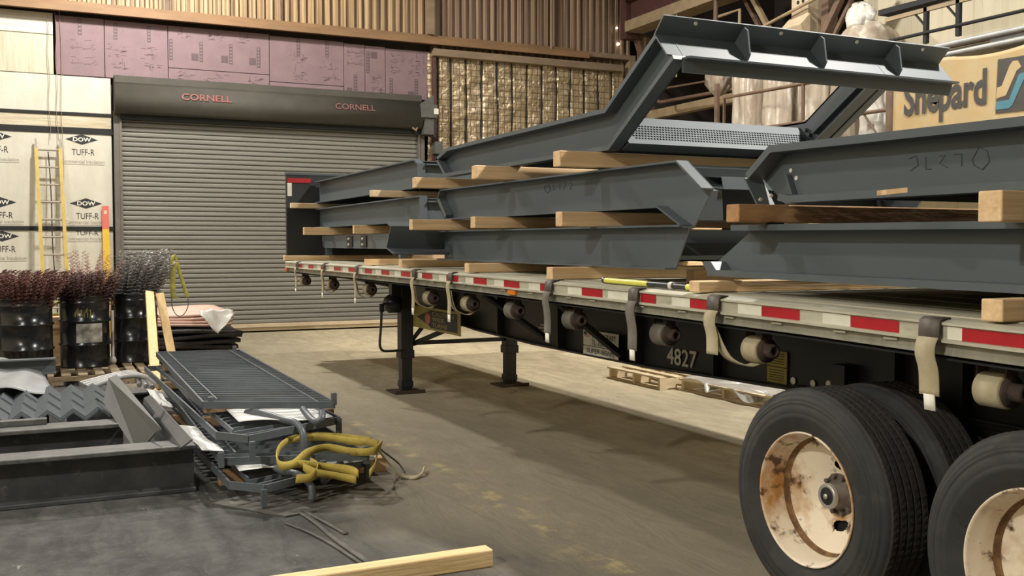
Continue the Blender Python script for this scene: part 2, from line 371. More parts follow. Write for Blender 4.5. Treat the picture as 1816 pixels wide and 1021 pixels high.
def foil_material():
    m = mat('foil_blanket', (.5,.4,.25), (.36,.28,.17), 3, .34, .3, bump=.5, bscale=9, c3=(.7,.6,.43), s3=6, lo3=.58, hi3=.72)
    nt = m.node_tree; N = nt.nodes; L = nt.links; p = N['Principled BSDF']
    old = p.inputs['Base Color'].links[0].from_socket
    tc = N.new('ShaderNodeTexCoord'); sep = N.new('ShaderNodeSeparateXYZ'); L.new(tc.outputs['Object'], sep.inputs[0])
    def line(sock, period, w):
        a = N.new('ShaderNodeMath'); a.operation = 'DIVIDE'; a.inputs[1].default_value = period; L.new(sock, a.inputs[0])
        b = N.new('ShaderNodeMath'); b.operation = 'FRACT'; L.new(a.outputs[0], b.inputs[0])
        c = N.new('ShaderNodeMath'); c.operation = 'LESS_THAN'; c.inputs[1].default_value = w; L.new(b.outputs[0], c.inputs[0]); return c.outputs[0]
    mx = N.new('ShaderNodeMath'); mx.operation = 'MAXIMUM'; L.new(line(sep.outputs[0], .125, .13), mx.inputs[0]); L.new(line(sep.outputs[2], .125, .13), mx.inputs[1])
    mm = N.new('ShaderNodeMix'); mm.data_type = 'RGBA'; L.new(mx.outputs[0], mm.inputs[0]); L.new(old, mm.inputs[6]); mm.inputs[7].default_value = (.2,.14,.08,1)
    L.new(mm.outputs[2], p.inputs['Base Color'])
    return m

# ------------------------------------------------------------------ building shell
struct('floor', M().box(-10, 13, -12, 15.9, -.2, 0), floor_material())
struct('wall_back', M().box(-10, 13, 15.62, 15.9, 0, 9), darkbay)
struct('wall_left', M().box(-10.2, -10, -12, 15.9, 0, 9), creamwall)
struct('wall_front', M().box(-10, 13, -12.2, -12, 0, 9), creamwall)
struct('wall_right', M().box(9.4, 9.6, -12, 9.3, 0, 9), creamwall)
struct('wall_recess', M().box(12.8, 13, 9.3, 15.9, 0, 9).box(9.6, 13, 9.1, 9.3, 0, 9), darkbay)
struct('ceiling', M().box(-10, 13, -12, 15.9, 9, 9.2), darkbay)

# high bay lamps hung from the roof (all above the frame)
for i, (x, y, z, pw) in enumerate(LAMPS):
    t = thing('high_bay_lamp', (x, y, z), ['grey high bay lamp hung above the shutter', 'grey high bay lamp hung over the right side of the trailer',
        'grey high bay lamp hung over the stacked beams at left', 'grey high bay lamp hung over the drums', 'grey high bay lamp hung beside the left wall', 'grey high bay lamp hung over the mezzanine'][i], 'lamp', 'high bay lamps')
    obj('shade', M().lathe((x,y,z), (0,0,1), [(.26,0),(.24,.12),(.1,.3),(.06,.45),(0,.46)], 24), greyplastic, t)
    obj('lens', M().disc((x,y,z+.02), (0,0,1), .24), glowm, t)
    obj('chain', M().cyl((x,y,z+.45), (x,y,9), .012, 6), greyplastic, t)
    ld = bpy.data.lights.new('bulb', 'AREA'); ld.shape = 'DISK'; ld.size = .45; ld.energy = pw; ld.color = WARM; ld.spread = R(175)
    if i == 0: ld.type = 'POINT'; ld.shadow_soft_size = .2
    lo = bpy.data.objects.new('bulb', ld); COL.objects.link(lo); lo.parent = t; lo.location = (0,0,-.24 if i == 0 else -.02)

# corrugated upper siding
def corrugated(x0, x1, y, z0, z1, period, depth):
    m = M(); x = x0; P = []
    while x < x1:
        j = random.uniform(-.01, .01)
        P += [(x, 0), (x+period*.36+j, 0), (x+period*.5+j, depth), (x+period*.86, depth)]; x += period
    vs = [(px, y-d, z) for z in (z0, z1) for px, d in P]; n = len(P)
    m.add(vs, [(i, i+1, n+i+1, n+i) for i in range(n-1)])
    return m
struct('wall_back_siding', corrugated(-6, 4.15, 15.54, 5.68, 9, .155, .075), corr)
struct('wall_back_siding_right', corrugated(4.1, 8.7, 15.58, 5.44, 9, .155, .07), corr2)
struct('trim_1', M().box(-6, 7.55, 15.25, 15.5, 5.6, 5.69).box(-6, 7.55, 15.2, 15.25, 5.56, 5.66).box(-6, 7.3, 15.42, 15.5, 5.69, 5.78), girt, bevel=.004)
struct('trim_2', M().box(4.08, 8.45, 15.3, 15.52, 5.36, 5.5), girt2, bevel=.004)
struct('trim_3', M().box(7.3, 8.75, 15.3, 15.5, 5.62, 5.72).box(8.6, 8.75, 15.3, 15.5, 5.2, 5.62), girt2, bevel=.004)
struct('trim_4', M().box(3.98, 4.12, 15.36, 15.5, 5.78, 9), girt2)
struct('trim_5', M().box(-3.5, -3.42, 15.4, 15.5, 5.78, 9).box(-.95, -.87, 15.42, 15.5, 5.78, 9).box(1.1, 1.14, 15.45, 15.5, 5.78, 9), browns)
for i, (x, r, lb) in enumerate([(6.75, .03, 'tan conduit pipe on the brown siding, nearer the shutter'), (8.02, .018, 'thin tan conduit pipe near the corner of the siding')]):
    tag(obj('conduit_pipe', M().cyl((x,15.42,5.72), (x,15.42,8.9), r, 10), girt2), lb, 'pipe', 'conduits on the siding')
for i, (x, z, r) in enumerate([(8.38, 6.32, .022), (8.42, 5.98, .028)]):  # glowing beads set in for daylight through holes in the siding
    tag(obj('pilot_lamp', M().lathe((x,15.48,z), (0,1,0), [(0,-r),(r*.7,-r*.7),(r,0),(r*.7,r*.7),(0,r)], 14), glowm),
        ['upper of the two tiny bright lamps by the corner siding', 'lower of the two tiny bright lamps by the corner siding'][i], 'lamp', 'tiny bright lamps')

# ------------------------------------------------------------------ roll-up door
DX0, DX1 = -1.72, 3.78
def slats():
    m = M(); P = []; z = .16; p = .0862
    while z < 3.98:
        P += [(z, .012), (z+.004, -.014), (z+.02, -.022), (z+.056, -.022), (z+.072, -.012), (z+.075, .014)]; z += p
    vs = [(x, 15.46+d, zz) for zz, d in P for x in (DX0, DX1)]
    m.add(vs, [(2*i, 2*i+1, 2*i+3, 2*i+2) for i in range(len(P)-1)])
    return m
door = bpy.data.objects.new('door_1', None); COL.objects.link(door); door.location = (1.03, 15.46, 0); ORG['door_1'] = Vector((1.03,15.46,0)); door['kind'] = 'structure'
obj('slat_curtain', slats(), slat, door, fix=False)
obj('bottom_bar', M().box(DX0, DX1, 15.4, 15.47, .03, .095).box(DX0, DX1, 15.36, 15.47, .095, .16), cream, door, bevel=.004)
obj('guide_rail', M().box(DX0-.11, DX0+.01, 15.36, 15.5, 0, 3.95).box(DX0-.02, DX0+.02, 15.34, 15.37, 0, 3.95), jamb, door)
obj('guide_rail', M().box(DX1-.01, DX1+.12, 15.36, 15.5, 0, 3.95).box(DX1-.02, DX1+.02, 15.34, 15.37, 0, 3.95), jamb, door)
hp = [(15.5, 4.55), (15.2, 4.54), (15.17, 4.42)] + [(15.19-.135*math.sin(math.pi*k/14), 4.4-.5*k/14-.02*math.sin(math.pi*k/14)) for k in range(0, 15)] + [(15.5, 3.88)]
hm = M().prism([(DX0-.1, y, z) for y, z in hp], (5.6, 0, 0)); hm.sm = [2 < i-1 < 19 for i in range(len(hm.f))]
hd = obj('hood', hm, hood, door)
obj('lintel', M().box(DX0, DX1, 15.3, 15.5, 3.8, 3.9), blackdull, door)
lettering('lettering', 'CORNELL', redlet, hd, (-.73, 15.048, 4.16), (1,0,0), (0,.3,1), .86, .125, .006, .022)
lettering('lettering', 'CORNELL', redletf, hd, (2.02, 15.048, 4.16), (1,0,0), (0,.3,1), .78, .12, .006, .022)
obj('operator_box', M().box(3.72, 4.06, 15.05, 15.4, 4.1, 4.36).box(3.8, 4.0, 15.1, 15.4, 3.78, 4.1).prism([(3.72,15.15,4.36),(4.02,15.15,4.36),(4.02,15.15,4.55)], (0,.1,0)), greyplastic, door, bevel=.006)
obj('notice_tag', M().box(3.98, 4.07, 15.03, 15.045, 4.17, 4.28), whitep, door)
obj('control_box', M().box(4.06, 4.22, 15.2, 15.4, 3.42, 3.66), greyplastic, door, bevel=.006)
obj('hand_chain', M().tube([(3.62,15.2,4.05),(3.6,15.2,3.9),(3.66,15.2,3.85),(3.7,15.2,3.95)], .025, 8), girt2, door)
obj('conduit', M().tube(smooth_path([(4.0,15.25,4.1),(3.98,15.25,3.9),(3.95,15.3,3.8),(4.1,15.3,3.72),(4.12,15.3,3.6)]), .022, 6).cyl((4.13,15.33,3.42), (4.13,15.33,1), .03, 8), blackdull, door)
obj('side_post', M().box(4.08, 4.16, 15.38, 15.5, .0, 5.36), maroon, door)

# ------------------------------------------------------------------ insulation boards on the back wall
def board(x0, x1, z0, z1, mt, label, y=15.5, t=.05, group=None, parts=None, bev=.006):
    o = thing('insulation_board', ((x0+x1)/2, y, z0), label, 'insulation board', group)
    o2 = obj('panel', M().box(x0, x1, y, y+t, z0, z1), mt, o, bevel=bev)
    return o
board(-5.4, -2.76, 5.2, 5.56, foilh, 'crinkled white board just under the brown beam at far left')
board(-5.4, -2.76, 4.53, 5.19, foilv, 'yellowed white board left of the pink boards')
board(-5.4, -1.86, 3.9, 4.52, foilw, 'white board level with the shutter hood, with a folded right corner')
board(-5.4, -1.86, 3.64, 3.85, foilb, 'narrow stained cream board between two black battens')
b5 = board(-5.4, -1.86, 1.94, 3.54, foilw, 'printed white board behind the top of the yellow ladder')
b6 = board(-5.4, -1.86, .05, 1.87, foilw, 'printed white board low on the wall behind the drums')
for i, (z0, z1, lb) in enumerate([(3.85, 3.9, 'black batten under the white board beside the hood'), (3.54, 3.64, 'wide black batten above the printed white board'), (1.87, 1.94, 'black batten crossing behind the middle of the ladder')]):
    tag(obj('wall_batten', M().box(-5.4, -1.84, 15.48, 15.54, z0, z1), blackdull), lb, 'batten', 'battens on the white wall')
def dow(cx, z, parent, cut=False):
    y = 15.497
    if z > 0:
        d = obj('diamond_mark', M().add([(cx-.26,y,z),(cx,y,z-.09),(cx+.26,y,z),(cx,y,z+.09)], [(0,1,2,3)]), ink, parent)
        lettering('lettering', 'DOW', whitep, d, (cx-.14, y, z-.035), (1,0,0), (0,0,1), .29, .072, .002, .02)
def tuff(cx, z, parent):
    lettering('lettering', 'TUFF-R', ink, parent, (cx-.18, 15.497, z), (1,0,0), (0,0,1), .36, .105, .001, .0)
def comm(cx, z, parent):
    lettering('lettering', 'Commercial Insulation', inkl, parent, (cx-.34, 15.497, z), (1,0,0), (0,0,1), .7, .06, .001)
    obj('underline', M().box(cx-.34, cx+.36, 15.495, 15.499, z-.022, z-.016), inkl, parent)
for cx in (-2.34, -3.68):
    dow(cx, 3.44, b5); tuff(cx+.02, 3.17, b5); comm(cx, 3.03, b5)
    dow(cx+.05, 2.34, b5); tuff(cx+.07, 2.07, b5); comm(cx+.05, 1.985, b5)
lettering('lettering', 'TUFF-R', ink, b6, (-2.46, 15.497, 1.79), (1,0,0), (0,0,1), .36, .075, .001)
comm(-2.3, 1.7, b6)
dow(-3.6, 1.77, b6); tuff(-3.58, 1.5, b6); comm(-3.6, 1.37, b6)
PK = [(-2.72,-1.955,4.53,5.53,'first pink board from the left, beside the yellowed board'),(-1.945,-.905,4.53,5.52,'second pink board from the left, above the left end of the hood'),
 (-.895,.885,4.78,5.52,'wide pink board with three square prints, above the first red hood lettering'),(-.895,.885,4.5,4.77,'low pink strip under the wide board with square prints'),
 (.895,2.3,4.66,5.5,'pink board with two vertical bar prints, right of the wide one'),(.895,2.3,4.5,4.65,'low pink strip under the board with two bar prints'),(2.31,2.72,4.5,5.48,'narrow pink board left of the square-topped one'),
 (2.73,3.13,4.5,5.47,'narrow pink board with a square print near its top'),(3.14,4.06,4.5,5.45,'last pink board on the right, beside the foil blanket')]
PB = []
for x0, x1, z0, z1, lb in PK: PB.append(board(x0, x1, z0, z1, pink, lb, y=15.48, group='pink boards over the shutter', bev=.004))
def barprint(p, x, z0, z1, w=.06):
    m = M(); m.box(x, x+w, 15.474, 15.478, z0, z1); b = obj('bar_print', m, inkg, p)
    m = M(); n = max(3, int((z1-z0)/.055))
    for k in range(n): m.box(x+.012, x+w-.012, 15.472, 15.4735, z0+(k+.25)*(z1-z0)/n, z0+(k+.7)*(z1-z0)/n)
    obj('print_detail', m, pink, b)
def sqprint(p, x, z, s=.12):
    obj('square_print', M().box(x, x+s, 15.474, 15.478, z, z+s), inkg, p)
def smudge(p, x, z, w=.3, h=.22):
    m = M(); rr = random.Random(int(x*100)+7)
    for k in range(14):
        a = x + rr.uniform(0, w); b = z + rr.uniform(0, h); l = rr.uniform(.02, .09); an = rr.choice([0, 0, 0, .5, 1.57])
        m.bar((a, 15.478, b), (a+l*math.cos(an), 15.478, b+l*math.sin(an)), .003, .01, (0,0,1) if an != 1.57 else (1,0,0))
    obj('faded_print', m, inkf, p)
barprint(PB[0], -2.37, 5.23, 5.5); smudge(PB[0], -2.5, 4.95, .35, .2); smudge(PB[0], -2.5, 4.7, .38, .16)
for x in (-1.8, -1.25): barprint(PB[1], x, 5.2, 5.48); smudge(PB[1], x-.12, 4.9, .3, .22); smudge(PB[1], x-.06, 4.68, .25, .16)
for x in (-.88, -.36, .16): 
    barprint(PB[2], x, 4.92, 5.28); smudge(PB[2], x+.12, 5.32, .25, .12)
for x in (-.5, .02, .52): sqprint(PB[2], x, 4.94)
barprint(PB[2], .66, 4.9, 5.26)
smudge(PB[3], -.8, 4.56, .3, .16); smudge(PB[3], -.3, 4.56, .4, .16); smudge(PB[3], .4, 4.56, .35, .16)
for x in (1.4, 1.95): barprint(PB[4], x, 5.18, 5.48); smudge(PB[4], x-.14, 4.95, .32, .22); smudge(PB[4], x-.1, 4.72, .34, .16)
smudge(PB[6], 2.36, 5.05, .28, .22); barprint(PB[6], 2.5, 4.55, 4.9); sqprint(PB[6], 2.36, 4.54, .1); smudge(PB[6], 2.36, 5.28, .3, .14)
barprint(PB[7], 2.75, 4.95, 5.36); sqprint(PB[7], 2.84, 5.24); smudge(PB[7], 2.8, 4.75, .22, .16); smudge(PB[7], 2.84, 4.55, .2, .12)
barprint(PB[8], 3.22, 4.55, 4.88); barprint(PB[8], 3.74, 4.56, 4.9); sqprint(PB[8], 3.6, 4.53, .12); smudge(PB[8], 3.22, 5.15, .3, .2); smudge(PB[8], 3.6, 5.15, .36, .2); smudge(PB[8], 3.6, 4.95, .36, .16); smudge(PB[8], 3.22, 4.95, .2, .16)

# foil blanket with dark strapping
FX = [4.22, 4.5] + [4.5 + .34*k for k in range(1, 13)]
def foil():
    rr = random.Random(3); nx, nz = 150, 110; x0, x1, z0, z1 = 4.0, 8.72, .9, 5.42
    H = {}
    def vn(a, b):
        def h(i, j):
            if (i,j) not in H: H[(i,j)] = rr.uniform(-1,1)
            return H[(i,j)]
        i, j = math.floor(a), math.floor(b); u, v = a-i, b-j; u = u*u*(3-2*u); v = v*v*(3-2*v)
        return (h(i,j)*(1-u)+h(i+1,j)*u)*(1-v) + (h(i,j+1)*(1-u)+h(i+1,j+1)*u)*v
    m = M(); vs = []
    for j in range(nz+1):
        for i in range(nx+1):
            x = x0+(x1-x0)*i/nx; z = z0+(z1-z0)*j/nz
            d = min(abs(x-q) for q in FX)
            b = .05*min(1, d/.035)*(1+.3*vn(x*3, z*4+31)) + .022*vn(x*2.5+9, z*8) + .014*vn(x*7+40, z*20) + .008*vn(x*22, z*24+7)
            vs.append((x, 15.5-b, z))
    w = nx+1; m.add(vs, [(j*w+i, j*w+i+1, (j+1)*w+i+1, (j+1)*w+i) for j in range(nz) for i in range(nx)], False)
    return m
fb = thing('foil_blanket', (6.3, 15.5, .9), 'crumpled tan foil insulation blanket strapped to the wall right of the shutter', 'insulation')
obj('foil_sheet', foil(), foil_material(), fb, fix=False)
for x in FX: obj('strap', M().tube(smooth_path([(x+random.uniform(-.02,.02), 15.47, .9+k*.5) for k in range(10)], 2), .017, 6), blackdull, fb)

# hanging cords on the white wall
for i, (x, z0, z1, lb) in enumerate([(-2.84, 3.4, 5.5, 'leftmost thin cord hanging down the white boards'), (-2.72, 3.4, 5.55, 'middle thin cord hanging down the white boards'), (-2.645, 1.3, 5.85, 'longest thin cord hanging right of the ladder')]):
    tag(obj('hanging_cord', M().tube([(x+.012*math.sin(k*1.3+i), 15.44-.0*k, z0+(z1-z0)*k/12) for k in range(13)], .0045, 5), girt2), lb, 'cord', 'cords on the white wall')

# ladder
ld = thing('ladder', (-2.75, 15.2, 0), 'yellow fibreglass ladder leaning on the white wall', 'ladder')
def lx(s, z): return (-3.06 if s < 0 else -2.69) + (3.36-z)*.03 * 1.0
for s in (-1, 1):
    obj('side_rail', M().bar((lx(s,.05), 14.85, .05), (lx(s,3.25), 15.38, 3.25), .055, .08, (0,1,0)), yellad, ld)
    obj('end_cap', M().bar((lx(s,3.25), 15.38, 3.25), (lx(s,3.42), 15.4, 3.42), .03, .04, (0,1,0)), rung, ld)
for k in range(11):
    z = .28+k*.295; y = 14.85+.166*z
    obj('rung', M().cyl((lx(-1,z), y, z), (lx(1,z), y, z), .016, 8), rung, ld)
obj('pull_rope', M().tube(smooth_path([((lx(-1,z)+lx(1,z))/2+.01*math.sin(z*3), 14.87+.166*z, z) for z in (.3, .8, 1.3, 1.8, 2.3, 2.8, 3.2)], 3), .009, 6), blackdull, ld)
# yellow straight edge with red cap
se = thing('straight_edge', (-1.97, 15.3, .02), 'yellow board with a red top leaning beside the shutter jamb', 'board')
obj('board', M().bar((-1.97,15.2,.02), (-1.985,15.42,1.9), .11, .03, (0,1,0)), yellev, se)
c = obj('red_cap', M().bar((-1.985,15.42,1.9), (-1.985,15.44,2.3), .112, .032, (0,1,0)), redlev, se)
obj('cap_print', M().bar((-1.985,15.42,1.95), (-1.985,15.42,2.22), .05, .006, (0,1,0)), pinkp, c)

# ------------------------------------------------------------------ flatbed trailer
def interp(tab, y):
    for (a, za), (b, zb) in zip(tab, tab[1:]):
        if y <= b: return za + (zb-za)*(y-a)/(b-a)
    return tab[-1][1]
RZ = [(-3.6,1.305),(-1,1.332),(0,1.351),(1.6,1.370),(3.2,1.384),(5,1.394),(8,1.394),(10.3,1.392)]
rz = lambda y: interp(RZ, y)
YS = [-3.6,-2.2,-1,-.4,0,.5,1,1.6,2.4,3.2,4,5,6,7,8,9,10.25]
TW = 2.59
tr = thing('flatbed_trailer', (1.295, 3.3, 0), 'black flatbed trailer with an aluminium edged deck, parked on its landing legs', 'trailer')
def along(prof, ys=YS):              # profile (x, dz) swept along the deck curve
    m = M(); n = len(prof); vs = [(x, y, rz(y)+dz) for y in ys for x, dz in prof]
    fs = [tuple(range(n)), tuple(range((len(ys)-1)*n, len(ys)*n))]
    for i in range(len(ys)-1):
        for k in range(n): fs.append((i*n+k, i*n+(k+1) % n, (i+1)*n+(k+1) % n, (i+1)*n+k))
    return m.add(vs, fs)
obj('deck', along([(.11,.016),(.11,-.02),(TW-.11,-.02),(TW-.11,.016)]), deckm, tr)
gm = M()
for k in range(9):
    x = .12+k*.29
    for a, b in zip(YS, YS[1:]): gm.hexa([(x,a,rz(a)+.0162),(x+.012,a,rz(a)+.0162),(x+.012,b,rz(b)+.0162),(x,b,rz(b)+.0162),(x,a,rz(a)+.018),(x+.012,a,rz(a)+.018),(x+.012,b,rz(b)+.018),(x,b,rz(b)+.018)])
obj('deck_seam', gm, alum_d, tr)
def rail(sx, x0):
    P = [(-.018,0),(-.018,-.009),(-.006,-.012),(-.006,-.062),(-.018,-.065),(-.018,-.075),(.0,-.078),(.012,-.08),(.012,-.006),(.03,.0),(.11,.004),(.11,.012),(.02,.01)]
    return along([(x0+sx*a, b) for a, b in P])
obj('side_rail', rail(1, 0), alum, tr); obj('side_rail', rail(-1, TW), alum, tr)
low = [(.014,-.074),(.014,-.125),(.026,-.128),(.026,-.074)]
obj('lower_rail', along(low), alum_d, tr); obj('lower_rail', along([(TW-a, b) for a, b in low]), alum_d, tr)
obj('under_lip', along([(.03,-.138),(.03,-.146),(.09,-.146),(.09,-.138)]), blackdull, tr)
RED = [(9.314,9.499),(8.73,8.987),(8.218,8.376),(7.507,7.792),(6.932,7.191),(6.351,6.585),(5.791,6.037),(5.19,5.441),(4.627,4.879),(4.038,4.297),(3.475,3.725),(2.905,3.161),(2.432,2.581),(1.758,2.007),(1.181,1.334),(.691,.865),(.037,.295),(-.532,-.274),(-1.4,-.83)]
WHT = [(8.987,9.193),(8.376,8.564),(7.792,7.989),(7.213,7.415),(6.685,6.828),(6.037,6.22),(5.457,5.621),(4.879,4.98),(4.297,4.466),(3.725,3.884),(3.161,3.33),(2.581,2.753),(2.014,2.19),(1.459,1.692),(.865,1.029),(.295,.47),(-.271,-.108),(-.83,-.764)]
def tape(y0, y1, mt, lb):
    m = M(); a, b = rz(y0), rz(y1)
    m.hexa([(-.008,y0,a-.061),(-.004,y0,a-.061),(-.004,y1,b-.061),(-.008,y1,b-.061),(-.008,y0,a-.014),(-.004,y0,a-.014),(-.004,y1,b-.014),(-.008,y1,b-.014)])
    obj('reflective_tape', m, mt, tr, label=lb)
for y0, y1 in RED: tape(y0, y1, redt, 'red reflective tape')
for y0, y1 in WHT: tape(y0, y1, whitet, 'white reflective tape')
for y in (8.6, 7.3, 6.15, 5.6, 4.65, 3.95, 3.2, 2.75, 2.2, 1.9, 1.35, .95, .55, .2, -.2, -.48):
    z = rz(y)-.086; obj('rail_clip', M().box(.0, .02, y-.035, y+.035, z-.006, z+.003), alum, tr)
obj('marker_lamp', M().box(-.01, .016, 2.98, 3.1, rz(3)-.115, rz(3)-.077), amber, tr, bevel=.006, label='amber marker lamp')
obj('marker_lamp', M().box(-.02, .05, 10.16, 10.3, 1.27, 1.31), orangem, tr, bevel=.006, label='orange marker lamp at the front corner')
obj('front_rail', M().box(.0, TW, 10.25, 10.31, 1.25, 1.4), alum, tr, bevel=.004)
# main beams
BP = [(10.2,1.245),(-3.6,1.16),(-3.6,.82),(.8,.815),(1.5,.80),(2.4,.775),(4.2,.775),(5.4,.80),(6.6,.875),(7.3,.95),(7.7,1.06),(8.1,1.12),(10.2,1.17)]
for x in (.8, 1.79):
    m = M().prism([(x, y, z) for y, z in BP], (.012, 0, 0))
    m.strip([(y, z) for y, z in BP[2:]], .014, x-.07, x+.08)
    obj('main_beam', m, black, tr)
for y in (4.91, 3.73, 2.56, 1.66, .2, -.2, 6.1):
    zb = interp([(-3.6,.82),(.8,.815),(1.5,.8),(2.4,.775),(4.2,.775),(5.4,.8),(6.6,.875),(7.3,.95)], y)
    obj('stiffener', M().box(.73, .8, y-.006, y+.006, zb, 1.24), black, tr)
for k in range(23):
    y = -3.4+k*.6; obj('crossmember', M().box(.05, TW-.05, y-.03, y+.03, rz(y)-.125, rz(y)-.02), black, tr)
for y0, z0, y1, z1 in ((3.1,1.2,2.72,.83),(4.45,1.2,3.92,.86),(1.2,1.2,.8,.9)):
    if y0 > 1.5: obj('outrigger_brace', M().bar((.4,y0,z0), (.72,y1,z1), .03, .05, (1,0,0)), black, tr)
# landing gear
lg = 7.05
for s, x in (('l', .52), ('r', 1.79)):
    leg = obj('landing_leg', M().box(x, x+.14, lg-.07, lg+.07, .4, 1.25).box(x-.01, x+.15, lg-.08, lg+.08, .38, .47).box(x+.01, x+.13, lg-.06, lg+.06, .03, .4).box(x, x+.14, lg-.07, lg+.07, .06, .13), black, tr, bevel=.006)
    obj('foot_plate', M().box(x-.1, x+.24, lg-.17, lg+.17, 0, .018).box(x-.1, x+.24, lg-.17, lg-.155, .018, .04), rust, leg)
obj('gear_housing', M().lathe((.36,lg,.98), (1,0,0), [(0,0),(.07,0),(.1,.04),(.1,.16),(0,.16)], 16).box(.42, .52, lg-.05, lg+.05, .95, 1.2), black, tr)
obj('crank_handle', M().tube(smooth_path([(.42,lg-.1,.985),(.31,lg-.1,.985),(.29,lg-.1,.95),(.28,lg-.1,.75),(.265,lg-.1,.57),(.28,lg-.1,.5),(.33,lg-.1,.475),(.51,lg-.1,.475)], 4), .014, 8).box(.265,.31,lg-.12,lg-.08,.9,.99), black, tr)
obj('cross_brace', M().bar((.66,lg,.54), (1.8,lg,.54), .03, .045), black, tr)
obj('cross_brace', M().bar((.68,lg,.53), (1.02,lg-.9,.86), .03, .05), black, tr); obj('cross_brace', M().bar((.66,lg,.56), (.95,lg,.9), .03, .04), black, tr)
# wheels
def wheel(y, x0, outer, side):
    w = obj('wheel', M().cyl((x0+.24*side, y, .497), (x0+.3*side, y, .497), .1, 24), hubm, tr)
    Cc = (x0, y, .497); ax = (side, 0, 0)
    sc = lambda L: [(r if r < .38 else .38+(r-.38)*.905, t) for r, t in L]
    obj('tire', M().lathe(Cc, ax, sc([(.292,.03),(.31,.016),(.345,.006),(.36,.0),(.375,-.003),(.379,.0),(.386,-.001),(.42,.001),(.424,.005),(.43,.002),(.437,.003),(.441,.008),(.447,.006),(.462,.014),(.466,.02),(.472,.019),(.488,.032),(.494,.04)]), 96).lathe(Cc, ax, sc([(.494,.24),(.47,.268),(.42,.278),(.36,.28),(.31,.265),(.292,.25)]), 96), rubber, w)
    tp = [(.494,.04)]
    for k in range(5):
        a = .046+k*.04; tp += [(.503,a),(.504,a+.02),(.503,a+.031),(.492,a+.033),(.492,a+.038)]
    tp[-2:] = []; tp.append((.494,.24)); tm = M().lathe(Cc, ax, sc(tp), 96, smooth=False)
    for k in range(96):
        a = 2*math.pi*k/96; u = Vector((0, math.sin(a), math.cos(a)))*side; v = Vector((0, math.cos(a), -math.sin(a)))
        for q in range(5):
            p = Vector(Cc) + Vector((side,0,0))*(.046+q*.04+.004) + u*.4915
            tm.bar(p, p+Vector((side,0,0))*.024 + v*.012, .013, .003, u)
    obj('tread', tm, tread, w)
    if outer:
        rm = M().lathe(Cc, ax, [(.29,.034),(.297,.027),(.2995,.02),(.297,.014),(.291,.016),(.287,.026),(.284,.045),(.276,.06),(.27,.09),(.266,.13)], 72).lathe(Cc, ax, [(.266,.13),(.262,.15),(.252,.157)], 72, mi=1)
        rings = [.252,.246,.225,.2]+[.18-.004*q for q in range(20)]+[.095]; zo = [.157,.163,.17,.181]+[.19+.0018*q for q in range(20)]+[.226]; n = 240; a3 = Vector((side,0,0))
        vs = []; fs = []
        for r_, t_ in zip(rings, zo):
            for k in range(n):
                a = 2*math.pi*k/n; vs.append(Vector(Cc)+a3*t_+Vector((0, math.sin(a)*r_, math.cos(a)*r_)))
        for i in range(len(rings)-1):
            rc = (rings[i]+rings[i+1])/2
            for k in range(n):
                am = 2*math.pi*(k+.5)/n; hole = False
                for h in (-12, -66, -118, -168):
                    d = (am-R(h)*side+math.pi) % (2*math.pi)-math.pi
                    if (d*rc/.047)**2+((rc-.138)/.024)**2 < 1: hole = True
                if not hole: fs.append((i*n+k, i*n+(k+1) % n, (i+1)*n+(k+1) % n, (i+1)*n+k))
        rm.add(vs, fs, True)
        obj('rim', rm, [rimm, rust2], w, fix=False)
        obj('brake_drum', M().cyl((x0+.24*side, y, .497), (x0+.45*side, y, .497), .21, 36), blackdull, w)
        hb = obj('hub', M().lathe(Cc, ax, [(.0,.152),(.05,.152),(.054,.156),(.056,.2),(.066,.205),(.068,.225),(.1,.23)], 36), hubm, w)
        obj('hub_cap', M().lathe(Cc, ax, [(.04,.149),(.05,.146),(.056,.15),(.057,.166)], 32), hubc, hb)
        obj('cap_window', M().lathe(Cc, ax, [(.0,.142),(.014,.142),(.016,.149),(.04,.149)], 20), blackdull, hb)
        obj('cap_plug', M().lathe(Cc, ax, [(0,.138),(.011,.138),(.013,.146)], 14), hubc, hb)
        for k in range(10):
            a = 2*math.pi*(k+.5)/10; p = Vector(Cc)+Vector((0,math.sin(a)*.085,math.cos(a)*.085))
            obj('lug_nut', M().cyl(p+a3*.205, p+a3*.228, .012, 6), hubm, hb)
    else:
        obj('rim', M().lathe(Cc, ax, [(.298,.03),(.28,.05),(.27,.12),(.1,.14),(0,.14)], 48), rimm, w)
for y in (0, -1.15, ):
    wheel(y, -.02, True, 1); wheel(y, .33, False, 1); wheel(y, TW+.02, True, -1); wheel(y, TW-.33, False, -1)
    obj('axle', M().cyl((.3,y,.497), (TW-.3,y,.497), .065, 16), black, tr)
    for x in (.74, 1.83): obj('leaf_spring', M().ribbon([(x,y-.5,.72),(x,y-.25,.63),(x,y,.6),(x,y+.25,.63),(x,y+.5,.72)], .08, (1,0,0), .06), black, tr)
    for x in (.7, 1.77): obj('axle_hanger', M().box(x, x+.12, y+.5, y+.6, .62, 1.0), black, tr)
obj('slider_frame', M().box(.76, .84, -3.4, .95, .46, .84), blackdull, tr)  # dark plates added behind the wheels to hide the bright floor beyond
obj('slider_frame', M().box(1.75, 1.83, -3.4, .95, .46, .84), blackdull, tr)
